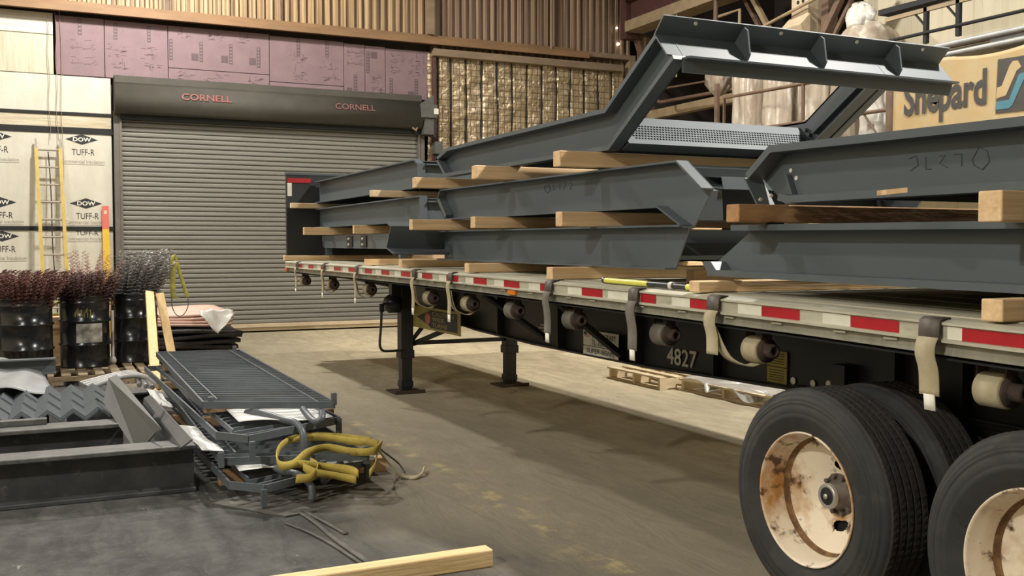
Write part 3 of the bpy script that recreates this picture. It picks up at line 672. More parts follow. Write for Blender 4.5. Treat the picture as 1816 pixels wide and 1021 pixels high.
# signs on the beam
def plate(name, y0, y1, z0, z1, mt, x=.72, t=.006, bev=.0, label=None): return obj(name, M().box(x, x+t, y0, y1, z0, z1), mt, tr, bevel=bev, label=label)
def ltext(body, mt, par, y_start, z, w, h, x, bold=0): return lettering('lettering', body, mt, par, (x, y_start, z), (0,-1,0), (0,0,1), w, h, .002, bold)
sg = plate('warning_sign', 5.62, 7.0, .73, .965, signy, x=.66, label='yellow and black warning sign')
obj('sign_field', M().box(.656, .66, 5.7, 6.45, .755, .94), ink, sg)
obj('arrow_mark', M().add([(.656,6.86,.85),(.656,6.45,.765),(.656,6.45,.935)], [(0,1,2)]), ink, sg)
obj('reflector_disc', M().lathe((.656,6.52,.85), (-1,0,0), [(0,.012),(.06,.01),(.068,0)], 24), mat('dull_red', (.3,.09,.05), rough=.5), sg)
for b, z, w in (('CAUTION', .885, .6), ('WIDE', .83, .34), ('TURNS', .77, .42)): ltext(b, signy, sg, 6.38, z, w, .042, .655, .01)
pl = plate('maker_plate', 2.8, 3.32, .785, .975, plate_g, x=.74, bev=.02, label='grey lettered plate')
obj('divider', M().box(.737, .74, 2.8, 3.32, .853, .857), ink, pl)
ltext('TRANSCRAFT', ink, pl, 3.19, .915, .36, .042, .739, .0); ltext('TL-2000', ink, pl, 3.19, .866, .22, .04, .739); ltext('SUPER-BEAM', ink, pl, 3.26, .803, .4, .036, .739)
fl = obj('flag_mark', M().box(.737, .74, 3.21, 3.3, .92, .962), mat('flag_stripes', (.45,.36,.33), (.38,.2,.18), 60, .6, stretch=(1,.01,1)), pl)
obj('flag_canton', M().box(.735, .737, 3.265, 3.3, .937, .962), ink, fl)
lettering('lettering', '4827', stencil, tr, (.79, 2.25, .82), (0,-1,0), (0,0,1), .34, .115, .002, .012)
d1 = plate('yellow_decal', 1.04, 1.21, .925, 1.015, decaly, x=.785); d2 = plate('yellow_decal', 1.04, 1.21, .83, .92, decaly, x=.785)
for d, z in ((d1,.97),(d2,.875)):
    m = M()
    for k in range(5): m.box(.783, .785, 1.06, 1.19, z-.03+k*.014, z-.026+k*.014)
    obj('small_print', m, ink, d)
m = M()
for k, (a, b) in enumerate(((.94,.07),(.915,.1),(.885,.09),(.862,.09))): m.box(.786, .789, 4.05, 4.05+b*1.3, a, a+.017)
obj('small_notice', m, inkl, tr)
for y, z in ((.993,.858),(.833,.862),(.711,.874)): obj('beam_hole', M().lathe((.79,y,z), (-1,0,0), [(0,.002),(.02,.002),(.021,0)], 14), whitet, tr, label='small bright round opening in the black beam')  # white discs paint the light seen through holes in the web
# strap winches
WN = [(9.75,9.53,'b'),(8.38,8.18,'l'),(6.9,6.83,'l'),(5.05,5.03,'l'),(4.15,4.16,'l'),(3.3,None,'g'),(2.38,2.42,'g'),(1.32,1.38,'g'),(.5,.64,'l'),(-.86,-.7,'l')]
for i, (y, hy, kind) in enumerate(WN):
    z = rz(y)-.245; x = .14; ms = strap_g if kind == 'g' else strap_l
    w = obj('strap_winch', M().box(x-.03, x+.03, y-.068, y-.058, z-.03, z+.15).lathe((x,y-.068,z), (0,-1,0), [(.0,-.008),(.058,-.008),(.06,.004),(0,.006)], 24), rust, tr)
    obj('winch_bracket', M().box(x-.03, x+.03, y+.058, y+.066, z-.03, z+.15), rust, w)
    obj('winch_hub', M().lathe((x,y-.07,z), (0,-1,0), [(.034,0),(.036,.05),(.03,.056),(.018,.056),(.016,.03)], 16), rust, w)
    obj('strap_roll', M().lathe((x,y-.056,z), (0,1,0), [(.02,.0),(.062,.0),(.066,.004),(.066,.108),(.062,.112),(.02,.112)], 32), ms, w)
    if hy is None: continue
    a = rz(hy)
    obj('flat_hook', M().ribbon([(.03,hy,a+.012),(-.005,hy,a+.014),(-.026,hy,a+.004),(-.03,hy,a-.03),(-.03,hy,a-.085)], .095 if i > 5 else .075, (0,1,0), .008), hookm, w)
    ln = .26 if kind != 'l' or i < 6 else .2
    zz = a-.075
    obj('strap_tail', M().ribbon(smooth_path([(-.028,hy,zz+.02),(-.046,hy,zz-.005),(-.05,hy,zz-.05),(-.04,hy-.01,zz-ln*.55),(-.045,hy-.02,zz-ln)], 4), .092 if i > 5 else .07, (0,1,0), .005), ms, w)
    if i < 8 or i == 9: obj('strap_end', M().ribbon([(-.046,hy-.02,zz-ln+.004),(-.05,hy-.03,zz-ln-.055)], .05, (0,1,0), .006), strap_w, w, label='white strap end')
    if i not in (0, 6, 7, 9): obj('strap_loop', M().ribbon(smooth_path([(-.035,hy,zz-.06),(.0,(hy+y)/2,z-.03),(.06,y,z-.075),(.13,y,z-.09 if i < 8 else z-.07),(.19,y,z-.05)], 5), .07, (0,1,0), .005), ms, w)
# headboard
hb = obj('headboard', M().box(.08, 2.5, 10.55, 10.62, 1.4, 2.62), mat('headboard_black', (.012,.014,.016), (.02,.022,.024), 3, .5), tr)
obj('headboard_cap', M().box(.07, 2.51, 10.54, 10.63, 2.6, 2.63), steel, tr)
obj('red_band', M().box(.09, .42, 10.535, 10.55, 2.49, 2.55), redt, hb)
obj('white_tag', M().box(.09, .15, 10.53, 10.55, 2.3, 2.485), whitet, hb, bevel=.004)

# ------------------------------------------------------------------ load: stair and landing frames on timbers
def stringer(par, x, top, bot, fw, ft, d=-1, name='stringer', mt=None, wt=.01):
    m = M(); poly = list(top)+list(reversed(bot))
    m.prism([(x, y, z) for y, z in poly], (-d*wt, 0, 0))
    top = list(top); bot = list(bot)
    t = top if top[0][0] < top[-1][0] else top[::-1]           # left normal of a path running +y is +z
    b = bot if bot[0][0] < bot[-1][0] else bot[::-1]
    xa, xb = (x+d*fw, x-d*wt)
    m.strip(t, -ft, min(xa,xb), max(xa,xb)); m.strip(b, ft, min(xa,xb), max(xa,xb))
    return obj(name, m, mt or steel, par)
def lat(par, name, prof, x0, x1, mt=None, label=None):                     # closed (y,z) profile run across the frame
    return obj(name, M().prism([(x0, y, z) for y, z in prof], (x1-x0, 0, 0)), mt or steel, par, label=label)
def plate_path(par, name, path, t, x0, x1, mt=None): return obj(name, M().strip(path, t, x0, x1), mt or steel, par)
def scrawl(par, pts, x):
    for p in pts: obj('chalk_mark', M().tube([(x, y, z) for y, z in p], .002, 4), chalk, par)

XF = .52
def landing(y0, y1, z0, z1, lb, chamfer):
    t = thing('landing_frame', (1.2, (y0+y1)/2, z0), lb, 'steel frame')
    top = [(y1, z1), (y0+.12, z1), (y0, z1-.05 if chamfer else z1)]; bot = [(y1, z0), (y0, z0)]
    stringer(t, XF, top, bot, .07, .014); stringer(t, 2.0, top, bot, .07, .014, d=1)
    obj('end_plate', M().box(XF-.07, XF+.012, y0-.012, y0, z0, z1-(.05 if chamfer else 0)), steel, t)
    m = M().box(XF+.012, 2.0, y0+.02, y0+.032, z0, z1-.06).box(XF+.012, 2.0, y0-.06, y0+.032, z1-.07, z1-.055).box(XF+.012, 2.0, y0-.06, y0+.032, z0, z0+.014)
    obj('end_channel', m, steel, t)
    obj('end_channel', M().box(XF+.012, 2.0, y1-.02, y1-.008, z0, z1-.02), steel, t)
    obj('floor_pan', M().box(XF+.012, 2.0, y0+.035, y1-.03, z1-.03, z1-.022), steel, t)
    return t
landing(6.25, 10.45, 2.205, 2.505, 'upper landing frame at the far end, below the red banded headboard', True)
landing(6.2, 10.45, 1.86, 2.125, 'lower landing frame at the far end, under the upper one', False)
f3 = thing('bolted_frame', (1.2, 8.9, 1.477), 'low steel frame with two bolted plates at the far end of the deck', 'steel frame')
obj('front_beam', M().prism([(XF,y,z) for y,z in [(10.3,1.6),(10.35,1.72),(10.3,1.75),(7.0,1.75),(7.0,1.58),(10.2,1.58)]], (.03,0,0)).box(XF+.03, XF+.1, 7.0, 10.25, 1.73, 1.75).box(XF+.03, XF+.1, 7.0, 10.25, 1.58, 1.6), steel_light, f3)
obj('front_beam', M().box(2.0, 2.1, 7.0, 10.25, 1.58, 1.75), steel, f3)
obj('cross_member', M().box(XF+.1, 2.0, 7.02, 7.1, 1.58, 1.75).box(XF+.1, 2.0, 10.15, 10.24, 1.58, 1.75), steel, f3)
obj('support_leg', M().box(XF+.02, XF+.1, 10.17, 10.25, 1.478, 1.58).box(2.0, 2.1, 10.17, 10.25, 1.478, 1.58).box(XF+.02, XF+.1, 7.05, 7.12, 1.478, 1.58).box(2.0, 2.1, 7.05, 7.12, 1.478, 1.58), steel, f3)
for y in (8.95, 8.35):
    p = obj('bolted_plate', M().box(XF-.014, XF, y-.13, y+.1, 1.595, 1.735), black, f3)
    for z in (1.63, 1.7): obj('bolt', M().cyl((XF-.03,y,z), (XF-.014,y,z), .014, 8), whitet, p)

# middle stack, bottom
f4 = thing('stair_frame', (1.1, 3.4, 1.478), 'bottom stair frame of the middle stack, with a bent angle at its far end', 'steel frame')
T4, B4 = [(5.3,1.755),(1.402,1.742)], [(5.3,1.487),(1.548,1.478)]
stringer(f4, .37, T4, B4, .075, .012); stringer(f4, 2.04, T4, B4, .075, .012, d=1)
obj('bent_angle', M().strip([(5.38,1.835),(5.24,1.795),(5.37,1.6),(5.17,1.548)], .012, -.17, .36), steel, f4)
obj('bent_angle', M().strip([(5.38,1.835),(5.24,1.795),(5.37,1.6),(5.17,1.548)], .012, .36, 2.2), steel, f4)
for k in range(9):
    y = 1.62+k*.44
    obj('tread_pan', M().strip([(y+.12,1.6),(y+.04,1.63),(y-.07,1.535),(y-.09,1.56)][::-1], .006, .38, 2.04), steel, f4)
    if k < 8: obj('riser', M().box(.38, 2.04, y+.13, y+.136, 1.58, 1.72), steel, f4)
# middle stack, middle
f5 = thing('stair_frame', (1.1, 3.3, 1.848), 'middle stair frame of the middle stack, with a bent down near end', 'steel frame')
T5, B5 = [(5.36,2.04),(5.28,2.135),(1.47,2.118),(1.215,1.944)], [(5.36,2.03),(5.15,1.852),(1.67,1.848),(1.40,1.722)]
stringer(f5, .39, T5, B5, .075, .012); stringer(f5, 2.04, T5, B5, .075, .012, d=1)
obj('end_gusset', M().prism([(.385,5.3,2.06),(.385,5.36,2.03),(.385,5.15,1.86),(.385,5.12,1.9)], (-.07,0,0)), steel_light, f5)
plate_path(f5, 'tread_pan', [(1.42,1.955),(1.44,2.03),(1.62,2.045)][::-1], .006, .62, 2.03)
obj('riser', M().strip([(1.62,2.1),(1.6,2.085),(1.6,1.99),(1.52,1.975)][::-1], .01, .4, 2.03), steel, f5)
obj('tread_end', M().strip([(1.6,1.965),(1.46,1.962),(1.435,1.945),(1.42,1.77),(1.48,1.765)], .008, .43, .62), steel_light, f5)
obj('tread_pan', M().box(.62, 2.03, 1.38, 1.62, 1.765, 1.772), steel_light, f5)
obj('riser', M().box(.4, 2.03, 1.63, 1.638, 1.77, 1.97), steel, f5)
for k in range(8): obj('tread_pan', M().box(.4, 2.03, 1.9+k*.4, 2.15+k*.4, 1.98, 1.987).box(.4, 2.03, 2.15+k*.4, 2.157+k*.4, 1.88, 2.06), steel, f5)
scrawl(f5, [[(3.27,2.02),(3.3,2.06),(3.22,2.07),(3.2,2.03),(3.25,2.01),(3.29,2.03)],[(3.17,2.03),(3.12,2.03),(3.17,2.07)],[(3.05,2.02),(3.05,2.07)],[(3.0,2.07),(2.95,2.07),(2.99,2.02)],[(2.9,2.07),(2.86,2.05),(2.9,2.02),(2.85,2.02)]], .388)
# middle stack, top: landing with raised flight
f6 = thing('bent_stair_frame', (1.2, 3.4, 2.24), 'topmost stair frame of the middle stack, with a flight rising to a cross angle', 'steel frame')
T6, B6 = [(5.43,2.44),(5.14,2.51),(2.324,2.523),(1.71,2.91)], [(5.43,2.42),(5.2,2.25),(2.272,2.245),(1.53,2.715)]
stringer(f6, .42, T6, B6, .085, .03); stringer(f6, 2.04, T6, B6, .06, .012, d=1)
obj('end_gusset', M().prism([(.42,5.36,2.41),(.42,5.38,2.41),(.42,5.24,2.28),(.42,5.22,2.28)], (-.07,0,0)), steel_light, f6)
obj('inner_clip', M().strip([(2.2,2.42),(1.62,2.78)][::-1], .012, 1.985, 2.04), steel, f6)
obj('inner_clip', M().strip([(2.18,2.31),(1.53,2.72)][::-1], .012, 1.93, 2.04), steel, f6)
ca = obj('cross_angle', M().strip([(1.596,2.978),(1.69,2.885),(1.56,2.745)], .01, .31, 2.66), steel, f6)
for x in (.9, 1.507, 2.155):
    obj('stiffener', M().prism([(x,1.605,2.965),(x,1.69,2.885),(x,1.57,2.755),(x,1.545,2.79),(x,1.57,2.94)], (.012,0,0)), steel, ca)
for x in (.55, 1.2, 1.83, 2.42): obj('bolt_hole', M().cyl((x,1.611,2.952), (x,1.622,2.962), .012, 10), whitet, ca, label='bright bolt hole')  # light through the holes is painted on as white discs
obj('cross_channel', M().box(.40, 2.6, 1.52, 1.54, 2.64, 2.72).box(.40, 2.6, 1.46, 1.54, 2.715, 2.727), steel, f6)
rp = obj('perforated_riser', M().strip([(2.42,2.478),(2.38,2.484),(2.165,2.285),(2.26,2.245)], .008, .43, 2.03), steel, f6, label='perforated riser plate')
m = M()
for j in range(6):
    for i in range(64):
        q = .32+.085*j; m.disc((.5+i*.0235+.011*(j % 2), 2.38-.23*q-.0008, 2.484-.214*q+.0008), (0,-.68,.73), .0092, 6)
obj('perforation_holes', m, holem, rp); rp.children[0]['kind'] = 'stuff'
for k in range(7): obj('tread_pan', M().box(.43, 2.03, 2.6+k*.38, 2.86+k*.38, 2.36, 2.367).box(.43, 2.03, 2.86+k*.38, 2.867+k*.38, 2.28, 2.48), steel, f6)
for z in (2.44, 2.40, 2.34): obj('weld_bolt', M().cyl((2.0,z-.14,z+.02), (2.03,z-.14,z+.02), .014, 8), steel_light, f6)

# right stack
f8 = thing('stair_frame', (1.1, -1.3, 1.43), 'bottom stair frame of the near stack, behind the red and white tape', 'steel frame')
T8, B8 = [(.79,1.728),(-3.3,1.695)], [(1.05,1.535),(.99,1.458),(-3.3,1.425)]
m = M().prism([(.30,y,z) for y,z in [(.72,1.72),(-3.3,1.69),(-3.3,1.43),(1.0,1.46),(1.04,1.535)]], (.01,0,0))
m.strip([(-3.3,1.695),(.79,1.728)], -.03, .19, .31); m.strip([(-3.3,1.43),(.99,1.46)], .032, .19, .31)
obj('stringer', m, steel, f8); stringer(f8, 2.4, T8, [(.99,1.458),(-3.3,1.425)], .08, .03, d=1)  # far stringer set wide so the load shades the deck
obj('end_gusset', M().prism([(.30,1.05,1.535),(.30,.99,1.46),(.30,.9,1.47),(.30,.97,1.535)], (-.1,0,0)), steel_light, f8)
for k in range(8): obj('tread_pan', M().box(.31, 2.4, .4-k*.42, .65-k*.42, 1.56, 1.567).box(.31, 2.4, .65-k*.42, .657-k*.42, 1.48, 1.66), steel, f8)
f7 = thing('stair_frame', (1.1, -1.3, 1.826), 'upper stair frame of the near stack, cut off by the right edge', 'steel frame')
T7, B7 = [(.676,1.985),(.496,2.112),(-3.3,2.06)], [(.676,1.965),(.50,1.826),(-3.3,1.822)]
m = M().prism([(.30,y,z) for y,z in T7+B7[::-1]], (.01,0,0))
m.strip(T7[::-1], -.036, .19, .31); m.strip([(-3.3,1.822),(.36,1.826),(.43,1.84)], .034, .19, .31)
obj('stringer', m, steel, f7); stringer(f7, 2.4, T7, B7, .09, .03, d=1)  # far stringer widened here too, to shade the deck
ep = obj('end_plate', M().prism([(.19,.68,1.965),(.19,.69,1.965),(.19,.51,1.72),(.19,.5,1.72)], (.11,0,0)), steel, f7)
for x, y, z in ((.22,.6,1.85),(.27,.58,1.87),(.22,.55,1.78)): obj('bolt_hole', M().cyl((x,y-.006,z+.002), (x,y-.012,z), .01, 8), whitet, ep, label='bright bolt hole')  # solid white discs stand for light showing through the plate
for y, z in ((.46,1.99),(.42,1.95)): obj('bolt_hole', M().cyl((.296,y,z), (.299,y,z), .011, 8), whitet, f7, label='bright bolt hole')  # light through the web painted white in the same way
obj('web_rib', M().prism([(.295,.47,1.97),(.295,.455,1.97),(.295,.40,1.85),(.295,.415,1.85)], (-.03,0,0)), steel, f7)
for k in range(8): obj('tread_pan', M().box(.31, 2.4, .1-k*.42, .35-k*.42, 1.93, 1.937).box(.31, 2.4, .35-k*.42, .357-k*.42, 1.85, 2.03), steel, f7)
obj('floor_pan', M().box(.31, 2.4, -3.2, .42, 1.90, 1.906), steel, f7); obj('floor_pan', M().box(.31, 2.4, -3.2, .8, 1.53, 1.536), steel, f8)  # full-length pans added inside the frames to keep lamp light off the deck
scrawl(f7, [[(-.28,1.99),(-.32,2.0),(-.33,1.96),(-.29,1.94)],[(-.37,1.99),(-.37,1.94),(-.4,1.94)],[(-.44,1.99),(-.47,1.99),(-.44,1.96),(-.48,1.94)],[(-.51,1.99),(-.55,1.99),(-.55,1.94)],[(-.6,1.96),(-.63,2.01),(-.67,1.99),(-.68,1.95),(-.65,1.92),(-.61,1.94),(-.6,1.96)]], .298)
gm = M()
for k in range(24): gm.box(.62, 1.9, -.86+k*.02, -.858+k*.02, 1.836, 1.84)
for k in range(26): gm.box(.62+k*.05, .622+k*.05, -.86, -.38, 1.836, 1.84)
obj('wire_mesh', gm, steel_light, f7)

# timbers (dunnage)
def timber(x0, x1, y, z0, z1, lb, mt=None, w=.09, rot=0, name='timber', group='timbers under the steel frames'):
    m = M(); a = math.tan(rot)*(x1-x0)
    m.hexa([(x0,y-w/2,z0),(x1,y-w/2+a,z0),(x1,y+w/2+a,z0),(x0,y+w/2,z0),(x0,y-w/2,z1),(x1,y-w/2+a,z1),(x1,y+w/2+a,z1),(x0,y+w/2,z1)])
    return tag(obj(name, m, mt or lum_x, bevel=.006), lb, 'timber', group)
dk = lambda y: rz(y)+.018
timber(.0, 2.45, 10.4, dk(10), 1.477, 'farthest timber on the deck, under the bolted frame by the headboard')
timber(.02, 2.4, 6.66, dk(6.6), 1.477, 'timber on the deck just left of the bent angle, second from the far end')
timber(.02, 2.4, 5.55, dk(5.5), 1.486, 'timber on the deck below the bent angle, third from the far end')
timber(.02, 2.4, 3.93, dk(4), 1.478, 'timber on the deck under the bottom middle frame, left of the amber lamp')
timber(.02, 2.4, 2.5, dk(2.5), 1.477, 'timber on the deck with strong grain, right of the amber lamp')
timber(.02, 2.4, .87, dk(.9), 1.438, 'timber on the deck at the far end of the near stack, by the yellow bar')
timber(.02, 2.4, -.93, dk(-.9), 1.432, 'timber on the deck cut off by the right edge, above the front wheel')
timber(.62, 2.3, 1.75, dk(1.7), 1.47, 'short timber deep under the near end of the bottom middle frame')
timber(.06, 2.4, 5.27, 2.145, 2.24, 'timber under the far end of the topmost middle frame')
timber(.04, 2.4, 3.83, 2.14, 2.245, 'timber under the middle of the topmost middle frame')
timber(.03, 2.4, 2.42, 2.137, 2.24, 'timber directly under the knee where the topmost frame bends upward', w=.1)
timber(-.05, 2.4, 5.05, 1.757, 1.852, 'timber between lower and middle frames at their far end, with a splintered edge')
timber(.03, 2.4, 3.83, 1.757, 1.846, 'timber between lower and middle frames, at mid length')
timber(.03, 2.4, 2.39, 1.745, 1.842, 'timber between lower and middle frames, nearest the viewer')
timber(.12, 2.3, 6.78, 2.13, 2.2, 'rough timber between the two far landing frames, at their near end', lum_xw)
timber(.1, 2.3, 10.4, 2.13, 2.2, 'pale timber across the black headboard, between the landing frames', lum_xw)
timber(.12, 2.3, 9.75, 1.756, 1.855, 'timber stub over the bolted frame, nearer the headboard', w=.07)
timber(.3, 2.3, 8.05, 1.756, 1.855, 'timber stub over the bolted frame, above its bolted plates', w=.06)
timber(.0, 2.3, .53, 1.735, 1.822, 'weathered dark timber with peeling patches between the near frames', lum_dk, w=.1)
timber(.0, 2.3, -.93, 1.706, 1.818, 'square cut timber with a split between the near frames at the right edge', w=.1)
tag(obj('timber_chip', M().prism([(.05,-.35,1.826),(.02,-.43,1.826),(.06,-.5,1.832),(.1,-.4,1.83)], (0,0,.02)), lum_x), 'small wood splinter lying on the weathered timber', 'splinter')
# load bar on the deck
lb_ = thing('load_bar', (.15, 1.5, 1.39), 'yellow and black ratchet bar lying on the deck edge', 'tool')
def lbp(y): return (.1, y, rz(y)+.035)
obj('handle', M().cyl(lbp(1.9), lbp(1.42), .017, 12), tooly, lb_); obj('end_cap', M().cyl(lbp(1.92), lbp(1.9), .02, 12), toolblk, lb_)
obj('shaft', M().cyl(lbp(1.42), lbp(1.04), .017, 12), toolblk, lb_); obj('collar', M().cyl(lbp(1.2), lbp(1.17), .022, 12), plate_g, lb_)
obj('shaft_end', M().cyl(lbp(1.04), lbp(.93), .017, 12), tooly, lb_)

# ------------------------------------------------------------------ left pile: beams
def ibeam(name, x0, x1, y, z0, h, fw, lb, ft=.03, wt=.02, grp='heavy steel beams at left'):
    t = thing(name, ((x0+x1)/2, y, z0), lb, 'steel beam', grp)
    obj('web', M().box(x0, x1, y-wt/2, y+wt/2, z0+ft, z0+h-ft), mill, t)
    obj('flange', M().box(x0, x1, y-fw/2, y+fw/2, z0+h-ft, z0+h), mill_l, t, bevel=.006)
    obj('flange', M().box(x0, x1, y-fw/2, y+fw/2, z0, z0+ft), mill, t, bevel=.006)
    return t
ibeam('steel_beam', -5.6, -2.14, 3.5, 0, .31, .24, 'large black steel beam on the floor, nearest at left')
ibeam('steel_beam', -5.6, -2.52, 4.35, 0, .345, .24, 'black steel beam behind the nearest one, under the zigzag angles')
tag(obj('steel_channel', M().box(-5, -2.93, 6.6, 6.62, .46, .6).box(-5, -2.93, 6.5, 6.62, .46, .472).box(-5, -2.93, 6.5, 6.62, .588, .6), steel_light), 'light grey channel with two slots lying before the left drum', 'steel channel')
tag(obj('support_block', M().box(-4.8, -3.0, 6.45, 6.72, .0, .46), blackmat), 'dark block under the light grey channel', 'block')
tag(obj('flat_bar', M().box(-5, -3.02, 4.42, 4.5, .345, .385), mill_l, bevel=.004), 'thin flat bar on the second beam, in front of the zigzag angles', 'steel bar')
# zigzag stack of angles: each angle lies along y, nested side by side
def angle_iron(x, y0, y1, z, up, lb, leg=.115, dz=0):
    s = 1 if up else -1; t = .014
    c0 = z if s > 0 else z+leg*.58
    a = [(x-leg*.74, c0), (x, c0+s*leg*.58), (x+leg*.74, c0)]
    b = [(x+leg*.74, c0-t*1.4), (x, c0+s*leg*.58-t*1.4), (x-leg*.74, c0-t*1.4)]
    q = [(px, y0, pz) for px, pz in a+b]
    return tag(obj('angle_iron', M().prism(q, (0, y1-y0, dz)), steel), lb, 'angle iron', 'zigzag stack of angle irons')
zz = 0
names = ['first', 'second', 'third', 'fourth', 'fifth', 'sixth', 'seventh', 'eighth']
for row, (z, y0) in enumerate([(.347, 4.55), (.355, 4.95), (.363, 5.35)]):
    for k in range(4):
        x = -3.27+k*.17+row*.01
        angle_iron(x, y0, 5.85, z, False, '%s trough shaped angle iron from the left in the %s layer of the zigzag stack' % (names[k], ['front', 'middle', 'rear'][row]))
    for k in range(4):
        x = -3.185+k*.17+row*.01
        angle_iron(x, y0+.03, 5.85, z+.012, True, '%s ridge shaped angle iron from the left in the %s layer of the zigzag stack' % (names[k], ['front', 'middle', 'rear'][row]))
# leaning angles at the end of the pile
def lean_angle(lb, quads, mt, rib=None):
    P = [Vector(q) for Q in quads for q in Q]; c = sum(P, Vector())/len(P)
    o = thing('bent_plate', (c.x, c.y, min(p.z for p in P)), lb, 'bent plate')
    for Q in quads:
        Q = [Vector(q) for q in Q]; n = (Q[1]-Q[0]).cross(Q[3]-Q[0]).normalized()*.012
        if n.z > 0: n = -n
        obj('leg_plate', M().hexa(Q+[q+n for q in Q]), mt, o)
    if rib: obj('rib', M().prism([Vector(r) for r in rib], (.004,-.01,0)), mt, o)
    return o
lean_angle('grey bent steel plate slanting over the ends of both beams', [[(-2.575,5.02,.58),(-2.375,3.6,.37),(-2.474,3.71,.22),(-2.633,4.68,.44)],[(-2.575,5.02,.58),(-2.375,3.6,.37),(-2.34,3.5,.415),(-2.511,5.05,.6)]], bentm)
lean_angle('pale bent plate leaning beside the slanting grey one, with a small rib', [[(-2.371,4.37,.5),(-2.238,3.32,.315),(-2.18,3.27,.37),(-2.335,4.29,.53)],[(-2.371,4.37,.5),(-2.238,3.32,.315),(-2.26,3.5,.25),(-2.38,4.4,.42)]],
    bentp, [(-2.37,3.9,.41),(-2.335,3.85,.44),(-2.30,3.88,.53)])
# plastic sheet
tag(obj('plastic_sheet', M().sheet(lambda u, v: (-3.45+.4*u+.1*v*u, 7.1-1.4*v-.2*u, .56-.1*v-.07*u*u+.012*math.sin(u*9+v*5)), 14, 14), greysheet), 'crinkled grey plastic sheet lying behind the zigzag angles', 'sheet')
tag(obj('sheet_trestle', M().box(-3.9, -3.0, 5.5, 7.0, 0, .37), blackmat), 'dark trestle under the grey plastic sheet', 'trestle')
# handrail pipes
for i in range(4):
    dx = i*.05; mt_ = pipe_l
    o = tag(obj('handrail_pipe', M().tube(smooth_path([(-2.72+.02*i,6.95-.12*i,.30+.0*i),(-2.4,7.15-.1*i,.345),(-2.27+.02*i,7.15-.1*i,.36),(-2.2+dx*.6,7.05-.12*i,.345),(-2.2+dx,6.75-.1*i,.28)], 5), .024, 10), mt_),
        ['rear bent pipe of the four by the pallet', 'second bent pipe from the rear, by the pallet', 'third bent pipe from the rear, with a blue band', 'front bent pipe of the four by the pallet'][i], 'pipe', 'bent pipes by the pallet')
    if i == 2: obj('blue_band', M().tube([(-2.13,7.0-.24+.04,.325),(-2.105,6.68,.305)], .0255, 10), bluetape, o)
tag(obj('steel_channel', M().box(-2.85, -2.12, 6.3, 6.42, .0, .27).box(-2.95, -2.12, 6.2, 6.45, .27, .285), mill), 'dark steel channel propping the bent pipes', 'steel channel')

# pallets
def pallet(x0, y0, w, d, h, lb, mt, along='x', grp='wooden pallets', z0=0):
    t = thing('pallet', (x0+w/2, y0+d/2, z0), lb, 'pallet', grp)
    for k in range(3):
        y = y0+(d-.09)*k/2; m = M()
        m.box(x0, x0+w, y, y+.09, z0+.035, z0+h-.02)
        o = obj('stringer_board', M().box(x0, x0+w*.2, y, y+.04, z0+.018, z0+h-.018).box(x0+w*.2, x0+w*.36, y, y+.04, z0+.06, z0+h-.018).box(x0+w*.36, x0+w*.64, y, y+.04, z0+.018, z0+h-.018).box(x0+w*.64, x0+w*.8, y, y+.04, z0+.06, z0+h-.018).box(x0+w*.8, x0+w, y, y+.04, z0+.018, z0+h-.018), mt, t)
    n = 6
    for k in range(n): obj('deck_board', M().box(x0+(w-.1)*k/(n-1), x0+(w-.1)*k/(n-1)+.1, y0, y0+d, z0+h-.018, z0+h), mt, t)
    for k in range(3): obj('bottom_board', M().box(x0+(w-.1)*k/2, x0+(w-.1)*k/2+.1, y0, y0+d, z0, z0+.018), mt, t)
    return t
pallet(-3.02, 9.1, 1.0, 1.35, .13, 'worn pallet under the middle drum with the grey label', palw)
pallet(-1.98, 9.0, 1.0, 1.5, .13, 'worn pallet under the right drum and the leaning boards', palw)
pallet(-4.1, 8.7, 1.05, 1.4, .13, 'worn pallet under the left drum', palw)
def rot_thing(t, a): t.rotation_euler = (0,0,a)
p1 = pallet(3.2, 5.95, 1.15, 1.15, .14, 'bare pallet on the floor beyond the trailer beam', palw2)
p2 = pallet(3.42, 4.35, 1.4, 1.55, .13, 'pallet draped with clear plastic beyond the trailer beam', palw2)
rr = random.Random(4)
tag(obj('plastic_wrap', M().sheet(lambda u, v: (3.40+1.35*u+.03*math.sin(v*17), 4.33+1.5*v, .145+.05*abs(math.sin(u*9+v*4))*(1-abs(2*u-1)) - (.1 if u < .04 and v < .7 else 0)*math.sin(v*7)**2+.012*math.sin(u*31+v*23)), 40, 40, .003), clearp), 'crumpled clear plastic over the pallet beyond the beam', 'plastic wrap')

